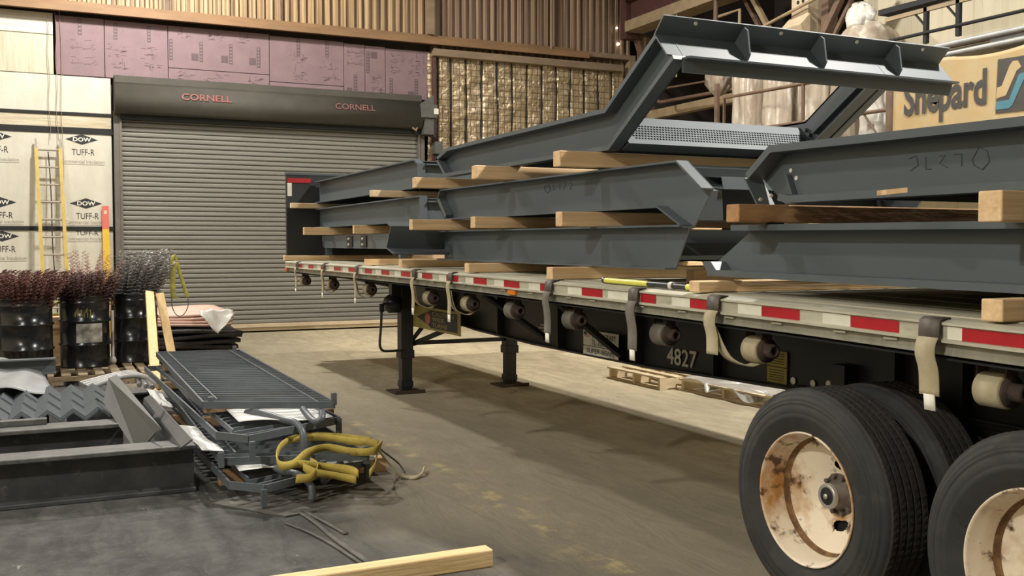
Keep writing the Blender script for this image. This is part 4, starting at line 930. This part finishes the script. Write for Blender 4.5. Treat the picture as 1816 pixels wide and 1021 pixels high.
# drums
def drum(x, y, z0, lb, side_patch=False):
    t = thing('oil_drum', (x, y, z0), lb, 'drum', 'black steel drums'); r = .285
    prof = [(0,.012),(r-.01,.012),(r,0),(r+.008,.01),(r,.02)]
    for zc in (.28, .57): prof += [(r,zc-.02),(r+.018,zc-.006),(r+.018,zc+.006),(r,zc+.02)]
    prof += [(r,.78),(r+.006,.79),(r,.8),(r,.855),(r+.01,.865),(r+.01,.875),(r-.004,.88),(r-.01,.87),(r-.012,.5),(0,.5)]
    obj('body', M().lathe((x,y,z0), (0,0,1), prof, 56), drumm, t)
    if side_patch:
        m = M(); vs = []; n = 14
        for j in (.31, .54):
            for i in range(n+1):
                a = math.radians(-112+62*i/n); vs.append((x+math.cos(a)*(r+.003), y+math.sin(a)*(r+.003), z0+j))
        m.add(vs, [(i, i+1, n+2+i, n+1+i) for i in range(n)], True); obj('worn_label', m, drumpatch, t, fix=False)  # mottled paler patch on the side of the drum
        m = M()
        for k in range(7):
            a = math.radians(-118+k*7); b = math.radians(-114+k*7)
            m.tube([(x+math.cos(a)*(r+.003), y+math.sin(a)*(r+.003), z0+.64+.03*(k % 3)), (x+math.cos(b)*(r+.003), y+math.sin(b)*(r+.003), z0+.68+.03*((k*2) % 3)), (x+math.cos(b)*(r+.003), y+math.sin(b)*(r+.003), z0+.62)], .005, 4)
        obj('paint_scrawl', m, decaly, t)
    return t
D = [(-3.2, 9.6, .13), (-2.55, 10.0, .13), (-1.95, 10.35, .13)]
drum(*D[0], 'leftmost black drum, cut off by the left edge'); drum(*D[1], 'middle black drum with a worn grey label', True); drum(*D[2], 'right black drum behind the two leaning boards')
def coils(x, y, z, n, rbot, rtop, h, hv, lean, seed, wr=.0048, ring=.022):
    rr = random.Random(seed); m = M()
    for k in range(n):
        a = rr.uniform(0, 2*math.pi); q = math.sqrt(rr.random()); H = h+rr.uniform(-hv, hv)
        bx_, by_ = x+math.cos(a)*rbot*q, y+math.sin(a)*rbot*q
        tx, ty = x+math.cos(a)*rtop*q+lean[0]+rr.uniform(-.06,.06), y+math.sin(a)*rtop*q+lean[1]+rr.uniform(-.06,.06)
        turns = int(H/.042); P = []; pts = turns*5
        for i in range(pts+1):
            f = i/pts; e = f**1.5
            cx = bx_+(tx-bx_)*e; cy = by_+(ty-by_)*e; ph = 2*math.pi*i/5
            P.append((cx+math.cos(ph)*ring, cy+math.sin(ph)*ring, z+H*f))
        m.tube(P, wr, 3, cap=False)
    return m
def wirebunch(mm, mt, lb): tag(obj('wire_coil_bundle', mm, mt, fix=False), lb, 'wire coils', 'coiled wire in the drums', 'stuff')
wirebunch(coils(D[0][0], D[0][1], .8, 260, .26, .44, .45, .09, (.03,0), 1), wire_r, 'rust red wire coils bristling from the left drum')
wirebunch(coils(D[1][0], D[1][1], .8, 260, .26, .44, .43, .09, (0,0), 2), wire_d, 'dark red wire coils bristling from the middle drum')
wirebunch(coils(D[1][0]+.02, D[1][1]+.1, .95, 60, .22, .42, .42, .2, (.05,.1), 5, .003, .02), wire_p, 'sparse taller pinkish wire coils at the back of the middle drum')
wirebunch(coils(D[2][0], D[2][1], .8, 150, .24, .36, .62, .16, (.16,0), 3, .0042, .026), wire_g, 'bright grey wire coils rising from the right drum')
# boards leaning on the right drum
def lean_board(p, q, w, t, lb):
    return tag(obj('leaning_board', M().bar(p, q, w, t, (0,1,0)), lum_z, bevel=.005), lb, 'board', 'boards leaning on the right drum')
lean_board((-2.0,7.2,.02), (-1.8,9.9,1.03), .1, .04, 'pale board leaning on the right drum, the left of the pair')
lean_board((-1.575,9.43,.15), (-1.68,9.9,1.01), .1, .04, 'tan board leaning on the right drum, the right of the pair')
# yellow sling on a stand with a wire loop
sl = thing('lifting_sling', (-1.45, 10.35, .86), 'yellow lifting sling with a wire loop hanging on the bright wire coils', 'sling')
obj('webbing', M().ribbon(smooth_path([(-1.470,10.300,.98),(-1.490,10.300,1.2),(-1.480,10.300,1.42),(-1.450,10.350,1.49),(-1.420,10.370,1.42),(-1.360,10.370,1.2),(-1.300,10.370,1.0),(-1.280,10.370,.93)], 5), .05, [(.9,.4,.1)]*36, .01), yelsl, sl)
obj('webbing', M().ribbon(smooth_path([(-1.450,10.270,1.4),(-1.480,10.250,1.15),(-1.470,10.250,.96),(-1.430,10.270,.93)], 5), .07, [(1,0,0)]*16, .01), yelsl, sl)
obj('wire_loop', M().tube(smooth_path([(-1.280,10.370,.95),(-1.280,10.350,.82),(-1.330,10.330,.72),(-1.400,10.310,.69),(-1.460,10.310,.75),(-1.490,10.300,.86),(-1.480,10.300,.97)], 5), .006, 6), hookm, sl)
# pallet with black mats, pink sheets and white bag
pl3 = pallet(-1.8, 11.4, 1.3, 1.3, .12, 'pallet under the black mats and pink foam sheets', palw)
for k in range(4):
    a = .02*k
    tag(obj('rubber_mat', M().sheet(lambda u, v: (-1.83+a+1.36*u+.02*math.sin(v*5+k), 11.3+1.35*v, .2+k*.07+.018*math.sin(u*5+k*2)-.05*max(0,u-.8)*(k % 2)), 12, 10, .05), blackmat), '%s black mat in the pile under the pink sheets' % ['lowest', 'second lowest', 'second highest', 'topmost'][k], 'mat', 'black mats in a pile')
for k in range(4):
    tag(obj('foam_sheet', M().sheet(lambda u, v: (-1.8+.02*k+1.25*u-.1*v*u, 11.38+1.3*v+.02*k, .5+.045*k+.05*(v)+.01*math.sin(u*6+k)), 10, 10, .035), pinkp), '%s pale pink foam sheet on the black mats' % ['lowest', 'second lowest', 'second highest', 'topmost'][k], 'foam sheet', 'pale pink foam sheets')
tag(obj('white_bag', M().sheet(lambda u, v: (-1.0+.46*u, 11.2+.12*v-.03*math.sin(u*3.1), .70-.34*(1-v)*(1-abs(2*u-1)*.8)+.012*math.sin(u*14+v*9)), 12, 12, .006), wrapw), 'white plastic sheet folded over the front corner of the pink foam', 'sheet')
tag(obj('storage_crate', M().box(-3.1, -2.72, 10.6, 11.0, .0, .7).box(-3.12, -2.7, 10.58, 11.02, .56, .6), lum_x), 'small orange brown wooden crate seen between left and middle drums', 'crate')
tag(obj('yellow_hose', M().tube(smooth_path([(-3.0,10.6,.74),(-2.9,10.55,.86),(-2.8,10.6,.9),(-2.74,10.65,.76),(-2.9,10.7,.73)], 5), .02, 8), yelsl), 'yellow hose lying on the small crate between drums', 'hose')
for z0, z1, lb in ((.0,.3,'lower grey steel tube behind the gap between left and middle drums'),(.3,.42,'upper grey steel tube behind the gap between left and middle drums')): tag(obj('steel_tube', M().box(-3.1,-2.3,11.05,11.15,z0,z1), pipe_l), lb, 'tube')
tag(obj('chain_hoist_rod', M().cyl((-2.23,10.1,.13), (-2.23,10.1,.8), .022, 10).lathe((-2.23,10.1,.13), (0,0,1), [(0,0),(.04,.01),(.045,.05),(.03,.09)], 12), wrapw), 'thin whitish rod standing between the middle and right drums', 'rod')

# ------------------------------------------------------------------ railing panels
def rail_panel(nl, fl, fr, nr, lb, nbar=26, chamfer=False, curls=(), stubs=(), zt=.0):
    nl, fl, fr, nr = map(Vector, (nl, fl, fr, nr)); c = (nl+fl+fr+nr)/4
    t = thing('railing_panel', (c.x, c.y, min(p.z for p in (nl,fl,fr,nr))-.03), lb, 'railing panel', 'stack of railing panels')
    pts = [fl, nl, nr, fr]
    if chamfer: pts = [fl, nl+(fl-nl)*.05, nl+(nr-nl)*.18-(fl-nl)*.02, nr, fr]
    n = len(pts)
    for i in range(n): obj('frame_bar', M().bar(pts[i], pts[(i+1) % n], .014, .05), rail_steel, t)
    i0 = fl.lerp(fr, .13); i1 = nl.lerp(nr, .13)+(fl-nl)*.05
    j0 = fl.lerp(fr, .88); j1 = nl.lerp(nr, .88)
    for a, b in ((i0, i1), (j0, j1)): obj('inner_rail', M().bar(a+V(0,0,.004), b+V(0,0,.004), .012, .035), rail_steel, t)
    proto = None
    for k in range(nbar):
        f = (k+.7)/nbar; a = (j0 if False else fl.lerp(nl, f).lerp(fr.lerp(nr, f), .0 if not chamfer else .13)); b = fr.lerp(nr, f)
        obj('baluster', M().bar(a, b, .013, .026), rail_steel, t)
    for p, h in stubs: obj('post_stub', M().box(p[0]-.018, p[0]+.018, p[1]-.018, p[1]+.018, p[2], p[2]+h), rail_steel, t, bevel=.003)
    for path in curls: obj('handrail_end', M().tube(smooth_path(path, 6), .024, 12), rail_steel, t)
    return t
rail_panel((-2.03,3.80,.505), (-2.0,7.15,.53), (-1.21,7.0,.53), (-1.19,3.45,.50), 'topmost railing panel of the stack, with a flat full grid', 30,
    stubs=[((-1.19,3.46,.5),.085),((-1.98,3.8,.5),.06),((-1.27,6.95,.53),.07)], curls=[[(-1.4,3.5,.48),(-1.39,3.42,.45),(-1.37,3.3,.42),(-1.33,3.27,.44),(-1.31,3.32,.48)]])
rail_panel((-2.02,3.05,.385), (-2.12,7.05,.4), (-1.3,7.15,.4), (-1.14,3.5,.38), 'second railing panel from the top, with a white sheet on it', 30, True,
    stubs=[((-1.85,2.98,.26),.12),((-1.15,3.48,.28),.12)], curls=[[(-1.74,3.75,.44),(-1.68,3.6,.46),(-1.56,3.4,.43),(-1.5,3.3,.42),(-1.47,3.22,.36),(-1.47,3.2,.24)]])
rail_panel((-2.02,3.14,.235), (-2.0,6.9,.28), (-1.2,7.0,.28), (-1.12,2.9,.235), 'middle railing panel of the stack, under the yellow strap', 30,
    stubs=[((-2.02,3.12,.2),.1),((-1.12,2.92,.18),.12)])
rail_panel((-2.0,2.72,.13), (-2.1,6.6,.14), (-1.2,6.6,.14), (-1.02,3.2,.13), 'lowest railing panel of the stack, with chamfered front corner', 30, True,
    stubs=[((-1.83,2.73,.02),.11),((-1.04,3.16,.02),.11),((-1.42,2.88,.1),.14)], curls=[[(-1.85,3.35,.19),(-1.75,3.2,.21),(-1.66,3.0,.17),(-1.58,2.88,.16),(-1.52,2.8,.1),(-1.52,2.78,.02)],[(-1.42,2.88,.1),(-1.36,2.92,.13),(-1.27,3.0,.19)]])
def psheet(fn, lb, mt=None, nu=12, nv=12): tag(obj('paper_sheet', M().sheet(fn, nu, nv, .003), mt or paper), lb, 'sheet', 'white sheets between the railing panels')
psheet(lambda u, v: (-1.85+.62*u, 3.45+2.2*v-.12*u, .432+.008*math.sin(u*7+v*5)), 'white sheet lying on the second railing panel, under the topmost')
psheet(lambda u, v: (-2.12+.14*u-.05*v, 3.25+1.0*v, .30-.02*u+.01*math.sin(v*9)), 'pale sheet strip along the left edge of the middle railing panel')
psheet(lambda u, v: (-2.18+.12*u, 5.3+1.0*v, .30-.03*u+.01*math.sin(v*9)), 'pale sheet strip sticking out left near the far end of the stack')
psheet(lambda u, v: (-1.92+.9*u, 3.05+1.2*v-.05*u, .185+.008*math.sin(u*7+v*5)), 'white sheet showing between the two lowest railing panels')
for x0, x1, y, z0, z1, lb in [(-1.98,-1.1,3.5,0,.1,'floor timber under the near end of the railing stack'),(-2.2,-1.0,5.9,0,.11,'floor timber under the far end of the railing stack'),(-1.98,-1.0,4.2,.29,.355,'timber between the middle railing panels, near end'),
   (-2.1,-1.2,6.2,.31,.37,'timber between the middle railing panels, far end'),(-2.0,-1.1,6.6,.43,.5,'pale timber under the far end of the topmost panel'),(-2.0,-1.2,4.0,.42,.475,'timber under the near end of the topmost panel')]:
    timber(x0, x1, y, z0, z1, lb, lum_b, .09, 0, 'spacer_timber', 'timbers in the railing stack')
tag(obj('timber_block', M().box(-1.02, -.82, 3.42, 3.52, 0, .1), lum_x, bevel=.006), 'short timber block on the floor at the right of the stack', 'timber')
# yellow tow strap
st = thing('tow_strap', (-1.35, 3.0, .2), 'dirty yellow strap looped over the railing stack, trailing onto the floor', 'strap')
def up(n, k): return [(.25*math.sin(i*.37+k), .35*math.cos(i*.29+k), 1) for i in range(n)]
def web(pts, k, w=.052, n=6):
    P = smooth_path(pts, n); obj('webbing', M().ribbon(P, w, up(len(P), k), .006), yel, st)
web([(-1.0,3.02,.285),(-1.15,3.1,.3),(-1.32,3.25,.315),(-1.5,3.3,.315),(-1.62,3.18,.3),(-1.69,3.0,.265),(-1.7,2.88,.235),(-1.62,2.84,.245),(-1.5,2.95,.285),(-1.36,3.0,.295),(-1.22,2.92,.27),(-1.08,2.88,.27),(-.99,3.0,.285)], 0)
web([(-1.02,3.15,.285),(-1.2,3.3,.305),(-1.38,3.38,.31),(-1.46,3.3,.315)], 1.5, .045)
web([(-1.68,2.86,.225),(-1.58,2.86,.235),(-1.42,2.82,.21),(-1.28,2.76,.19),(-1.24,2.7,.17)], .6)
web([(-1.56,2.84,.22),(-1.5,2.78,.19),(-1.38,2.74,.165),(-1.26,2.68,.14)], .2)
web([(-1.5,2.9,.235),(-1.47,2.82,.21),(-1.52,2.76,.17),(-1.62,2.78,.16)], .9)
web([(-1.16,2.72,.16),(-1.08,2.85,.19),(-1.04,2.95,.25)], .4)
obj('webbing', M().ribbon(smooth_path([(-1.0,3.05,.27),(-.95,3.15,.2),(-.87,3.2,.1),(-.8,3.16,.02),(-.72,3.1,.012),(-.65,3.15,.02),(-.6,3.22,.045),(-.6,3.26,.02)], 5), .045, (.3,1,.3), .006), strap_l, st)
obj('buckle_wire', M().tube(smooth_path([(-.98,3.15,.25),(-.88,3.3,.17),(-.76,3.33,.07),(-.74,3.25,.02)], 5), .006, 6), hookm, st)
# foreground lumber and floor litter
tag(obj('floor_lumber', M().hexa([(-2.6,1.11,0),(-1.005,1.13,0),(-1.005,1.225,0),(-2.6,1.205,0),(-2.6,1.11,.09),(-1.005,1.13,.09),(-1.005,1.225,.09),(-2.6,1.205,.09)]), lum_f, bevel=.008), 'pale squared timber lying alone on the floor in the foreground', 'timber')
tag(obj('floor_mat', M().prism([(-2.1,3.0,.002),(-1.75,2.5,.002),(-1.55,2.55,.002),(-1.75,3.2,.002)], (0,0,.008)), debris), 'flat dusty board on the floor under the lowest panel', 'board')
for k, (p, w, lb) in enumerate([([(-1.66,2.66),(-1.62,2.3),(-1.6,1.9),(-1.56,1.45)], .035, 'longest dusty strip running to the foreground timber'),
   ([(-1.62,2.6),(-1.57,2.3),(-1.52,2.0)], .03, 'short dusty strip right of the longest one'), ([(-1.78,2.36),(-1.7,2.1),(-1.64,1.8),(-1.6,1.45)], .02, 'thin dusty strip left of the longest one')]):
    tag(obj('packing_strip', M().ribbon(smooth_path([(x,y,.006+.003*(i % 2)) for i,(x,y) in enumerate(p)], 4), w, (1,.2,0), .006), debris), lb, 'strip', 'dusty strips on the floor')

# ------------------------------------------------------------------ right side: crane girder, mezzanine, wrapped goods, banner
cg = thing('crane_girder', (8.4, 9.5, 6.1), 'orange and tan crane runway girder running along the right wall', 'girder')
obj('lower_flange', M().box(8.25, 8.7, 10.0, 14.94, 6.12, 6.34), tan, cg); obj('web', M().box(8.4, 8.6, 10.0, 14.94, 6.34, 6.75), maroon, cg)
obj('upper_flange', M().box(8.2, 8.7, 10.0, 14.94, 6.75, 6.82), maroon, cg); obj('painted_panel', M().box(8.34, 8.4, 10.1, 14.2, 6.82, 7.2), orange, cg)
co = thing('crane_column', (8.9, 15.1, 0), 'brown steel column in the far right corner', 'column')
obj('shaft', M().box(8.78, 9.0, 14.95, 15.3, 0, 6.1), browns, co); obj('bracket', M().prism([(8.6,15.0,6.1),(9.0,15.0,6.1),(9.0,15.0,5.3),(8.9,15.0,5.3)], (0,.2,0)), browns, co)
obj('bracket', M().box(8.3, 8.6, 14.96, 15.2, 6.0, 7.2), maroon, co)
c2 = thing('building_column', (8.55, 9.7, 0), 'cream column with bolt holes behind the raised steel angle', 'column')
obj('shaft', M().box(8.4, 8.7, 9.5, 9.9, 0, 9), creamcol, c2)
for y in (9.62, 9.74): obj('bolt_hole', M().cyl((8.39,y,5.63), (8.4,y,5.63), .03, 10), blackdull, c2)
obj('clamp_bracket', M().prism([(8.3,9.45,5.0),(8.4,9.45,5.0),(8.4,9.45,5.4),(8.2,9.45,5.2)], (0,.5,0)), creamcol, c2)
tag(obj('building_column', M().box(8.55, 8.75, 9.2, 9.36, 0, 9), browns), 'brown post standing right of the cream column', 'column')
for p, q, w, mt_, lb in [((8.5,9.25,5.0),(8.5,8.55,5.95),.1,browns,'brown diagonal brace right of the cream column'),((8.6,9.1,5.0),(8.6,8.45,5.85),.06,browns,'second brown diagonal brace, parallel to its neighbour'),((8.7,11.6,6.5),(8.7,10.7,5.25),.08,tan,'tan diagonal brace left of the cream column'),((8.8,11.9,6.5),(8.8,11.0,5.25),.07,browns,'dark diagonal brace beside the tan one')]:
    tag(obj('diagonal_brace', M().bar(p, q, w, w), mt_), lb, 'brace', 'braces above the mezzanine')
for path, r, mt_, lb in [([(8.3,8.6,5.66),(8.3,9.5,5.53),(8.3,11.0,5.3)], .03, tan, 'tan handrail slanting across the cream column'), ([(8.85,11.9,5.6),(8.85,14.95,5.6)], .035, tan, 'tan pipe low under the crane girder'),
   ([(8.3,11.85,5.0),(8.3,11.85,6.6)], .045, browns, 'brown upright pipe left of the tan brace'), ([(8.3,11.15,4.9),(8.3,11.15,5.8),(8.3,11.75,5.8)], .03, tan, 'tan pipe bent at its top beside the brown upright'), ([(8.3,13.1,4.9),(8.3,13.1,6.3)], .02, tan, 'thin tan upright under the crane girder')]:
    tag(obj('steel_pipe', M().tube(path, r, 8), mt_), lb, 'pipe', 'pipes above the mezzanine')
# mezzanine
mz = thing('mezzanine', (8.0, 8.0, 0), 'steel mezzanine with brown railing behind the trailer load', 'mezzanine')
obj('platform', M().box(7.05, 9.35, 4.0, 9.1, 2.85, 2.98), browns, mz); obj('platform', M().box(7.05, 8.35, 9.1, 11.9, 2.85, 2.98), browns, mz)
for y in (4.2, 8.0, 11.7): obj('column', M().box(7.1, 7.25, y-.08, y+.08, 0, 2.85), browns, mz)
mr = thing('mezzanine_railing', (7.0, 8.2, 2.98), 'brown pipe railing along the edge of the mezzanine behind the raised frame', 'railing')
for path in ([(7.0,9.85,2.98),(7.0,9.85,3.99),(7.0,8.6,3.965),(7.0,7.35,3.94),(7.0,6.4,3.93)], [(7.0,9.85,3.42),(7.0,6.36,3.385)], [(7.0,8.0,2.98),(7.0,8.0,3.95)]): obj('railing_pipe', M().tube(path, .028, 10), browns, mr)
obj('railing_post', M().box(6.97, 7.08, 6.28, 6.4, 2.98, 4.0), browns, mr)
obj('tension_rod', M().cyl((7.0,7.5,4.2), (7.0,6.5,3.0), .014, 6), browns, mr)
obj('railing_post', M().box(7.0, 7.06, 10.05, 10.12, 2.98, 4.25), browns, mr)
tag(obj('pipe_loop', M().tube(smooth_path([(8.3,13.7,4.95),(8.3,13.75,4.6),(8.3,13.7,4.5),(8.3,13.5,4.48)], 4)+[Vector((8.3,11.7,4.43)), Vector((8.42,9.92,4.41))], .035, 8).tube([(8.3,13.7,4.75),(8.3,11.7,4.66)], .02, 8), browns), 'bent brown pipe in the dark bay left of the wrapped goods', 'pipe')
tag(obj('steel_ledge', M().box(8.8, 8.98, 11.0, 14.95, 4.3, 4.48), tan), 'tan ledge beam in the dark bay below the bent pipe', 'beam')
# wrapped goods
def wrapped(x, y, r, z0, z1, lb, seed, top='flat', mt=None):
    rr = random.Random(seed); n = 48; prof = 22; m = M(); vs = []
    ph = [rr.uniform(0, 6.28) for _ in range(6)]
    for j in range(prof+1):
        f = j/prof; z = z0+(z1-z0)*f
        if top == 'dome': rad = r*((max(0, 1-max(0, (f-.6)/.4)**2.6))**.5 if f > .6 else 1)
        else: rad = r*(1 if f < .9 else 1-(f-.9)*3.5)
        for k in range(n):
            a = 2*math.pi*k/n
            w = 1+.07*math.sin(5*a+ph[0]+f*1.2)+.05*math.sin(11*a+ph[1]-f*2)+.035*math.sin(19*a+ph[2]+f*5)+.03*math.sin(f*13+3*a+ph[3])
            vs.append((x+math.cos(a)*rad*w, y+math.sin(a)*rad*w, z+.03*math.sin(4*a+ph[4])*f))
    vs.append((x, y, z1+.01))
    fs = [(j*n+k, j*n+(k+1) % n, (j+1)*n+(k+1) % n, (j+1)*n+k) for j in range(prof) for k in range(n)] + [(prof*n+k, prof*n+(k+1) % n, len(vs)-1) for k in range(n)] + [tuple(range(n))[::-1]]
    m.add(vs, fs, True)
    return m
def knot(x, y, z, r, seed):
    rr = random.Random(seed); m = M(); n, q = 20, 12; vs = []
    for j in range(q+1):
        t = math.pi*j/q
        for k in range(n):
            a = 2*math.pi*k/n; w = r*(1+.25*math.sin(3*a+seed)+.18*math.sin(7*a+j)+.12*math.sin(11*a-2*j))
            vs.append((x+.6*w*math.sin(t)*math.cos(a), y+w*math.sin(t)*math.sin(a), z+1.1*r*math.cos(t)*(1+.1*math.sin(5*a))))
    m.add(vs, [(j*n+k, j*n+(k+1) % n, (j+1)*n+(k+1) % n, (j+1)*n+k) for j in range(q) for k in range(n)], True); return m
g1 = thing('wrapped_bundle', (7.7, 10.1, 2.98), 'plastic wrapped bundle with a gathered knot, leftmost on the mezzanine', 'wrapped goods', 'wrapped goods on the mezzanine')
obj('plastic_cover', wrapped(7.75, 10.02, .33, 2.98, 4.62, '', 1), wrap, g1); obj('gathered_knot', knot(7.6, 10.78, 4.5, .27, 3), wrap, g1)
for x, y, r, z1, s, lb in [(7.75,9.27,.32,4.5,2,'second plastic wrapped bundle on the mezzanine, right of the knotted one'),(7.8,8.55,.31,4.4,5,'third plastic wrapped bundle on the mezzanine, behind the railing post'),(7.8,7.86,.29,4.2,7,'fourth plastic wrapped bundle on the mezzanine, behind the leaning steel flight')]:
    tag(obj('wrapped_bundle', wrapped(x, y, r, 2.98, z1, '', s), wrap), lb, 'wrapped goods', 'wrapped goods on the mezzanine')
tag(obj('wrapped_pallet_load', wrapped(7.75, 6.95, .45, 2.98, 3.8, '', 9), wrapw), 'low white wrapped load on the mezzanine left of the banner', 'wrapped goods', 'wrapped goods on the mezzanine')
g2 = thing('wrapped_dome', (8.75, 8.4, 2.98), 'tall dome shaped bundle in plastic with a twisted top, behind the raised angle', 'wrapped goods')
obj('plastic_cover', wrapped(8.7, 8.5, .57, 2.98, 5.1, '', 11, 'dome'), wrap, g2); obj('twisted_top', knot(8.64, 8.62, 5.14, .24, 5), wrapw, g2)
# wall ledge, tray, pipes
tag(obj('wall_ledge', M().prism([(8.3,3,4.36),(9.4,3,4.6),(9.4,3,4.3),(8.3,3,4.3)], (0,3.9,0)), mat('pale_green_ledge', (.42,.4,.3), (.34,.32,.24), 5, .6)), 'pale sloping ledge along the right wall above the banner', 'ledge')
ct = thing('cable_tray', (8.3, 6.2, 4.7), 'dark cable tray on brackets high on the right wall', 'cable tray')
obj('tray', M().hexa([(8.2,4.2,4.97),(8.5,4.2,4.97),(8.5,7.78,4.995),(8.2,7.78,4.995),(8.2,4.2,5.03),(8.5,4.2,5.03),(8.5,7.78,5.075),(8.2,7.78,5.075)]), blackdull, ct)
obj('tray_channel', M().box(8.25, 8.3, 4.2, 7.7, 4.89, 4.95), tan, ct)
for y in (6.96, 6.41):
    obj('bracket_post', M().box(8.25, 8.31, y-.03, y+.03, 4.45, 4.97), blackdull, ct); obj('bracket_strut', M().bar((8.28,y+.02,4.7), (8.28,y+.2,4.9), .025, .025), blackdull, ct)
obj('guard_rail', M().cyl((8.25,3.5,4.56), (8.25,7.6,4.6), .025, 8), blackdull, ct)
for x, z, r, mt_, lb in [(7.0,3.93,.035,pipe_l,'grey pipe along the top edge of the banner'),(7.3,4.12,.04,pipe_l,'upper grey pipe above the banner'),(7.6,4.16,.03,browns,'brown pipe between the grey pipes above the banner')]:
    tag(obj('wall_pipe', M().cyl((x,2.8,z), (x,6.3 if x < 7.2 else 6.6,z+.01), r, 10), mt_), lb, 'pipe', 'pipes above the banner')
tag(obj('wall_conduit_box', M().box(7.3, 7.5, 2.8, 5.1, 3.98, 4.08), greyplastic), 'dark flat duct between the pipes above the banner', 'duct')
bn = thing('banner', (6.95, 5.1, 2.95), 'weathered tan cloth banner with black lettering and a blue and black emblem', 'banner')
def bz_(y, v):  # top edge sags between ties
    top = 3.9-.07*abs(math.sin((y-4.05)*2.3))*(1 if y > 4.1 else 0)
    return 2.95+(top-2.95)*v
obj('cloth', M().sheet(lambda u, v: (6.932+.003*math.sin(u*11+v*3)+.003*math.sin(u*23-v*7)*v, 6.24-3.2*u, bz_(6.24-3.2*u, v)), 60, 20, .004), bannerm, bn)
lettering('lettering', 'Shepard', inkb, bn, (6.922, 6.05, 3.12), (0,-1,0), (0,0,1), 1.23, .56, .0, .03)
def emb(name, x, pts, mt): return obj(name, M().add([(x, y, z) for y, z in pts], [tuple(range(len(pts)))]), mt, bn)
emb('emblem_black', 6.923, [(4.675,3.745),(4.43,3.735),(3.9,3.73),(3.9,3.12),(4.692,3.13)], inkb)
emb('emblem_stripe', 6.921, [(4.479,3.696),(4.413,3.691),(4.369,3.614),(4.428,3.581),(4.561,3.321),(4.69,3.3),(4.678,3.425),(4.619,3.435),(4.52,3.653)], bannerm)
emb('emblem_blue', 6.919, [(4.0,3.56),(4.338,3.546),(4.397,3.534),(4.517,3.268),(4.683,3.265),(4.693,3.173),(4.521,3.168),(4.473,3.199),(4.336,3.463),(4.0,3.47)], bluep)
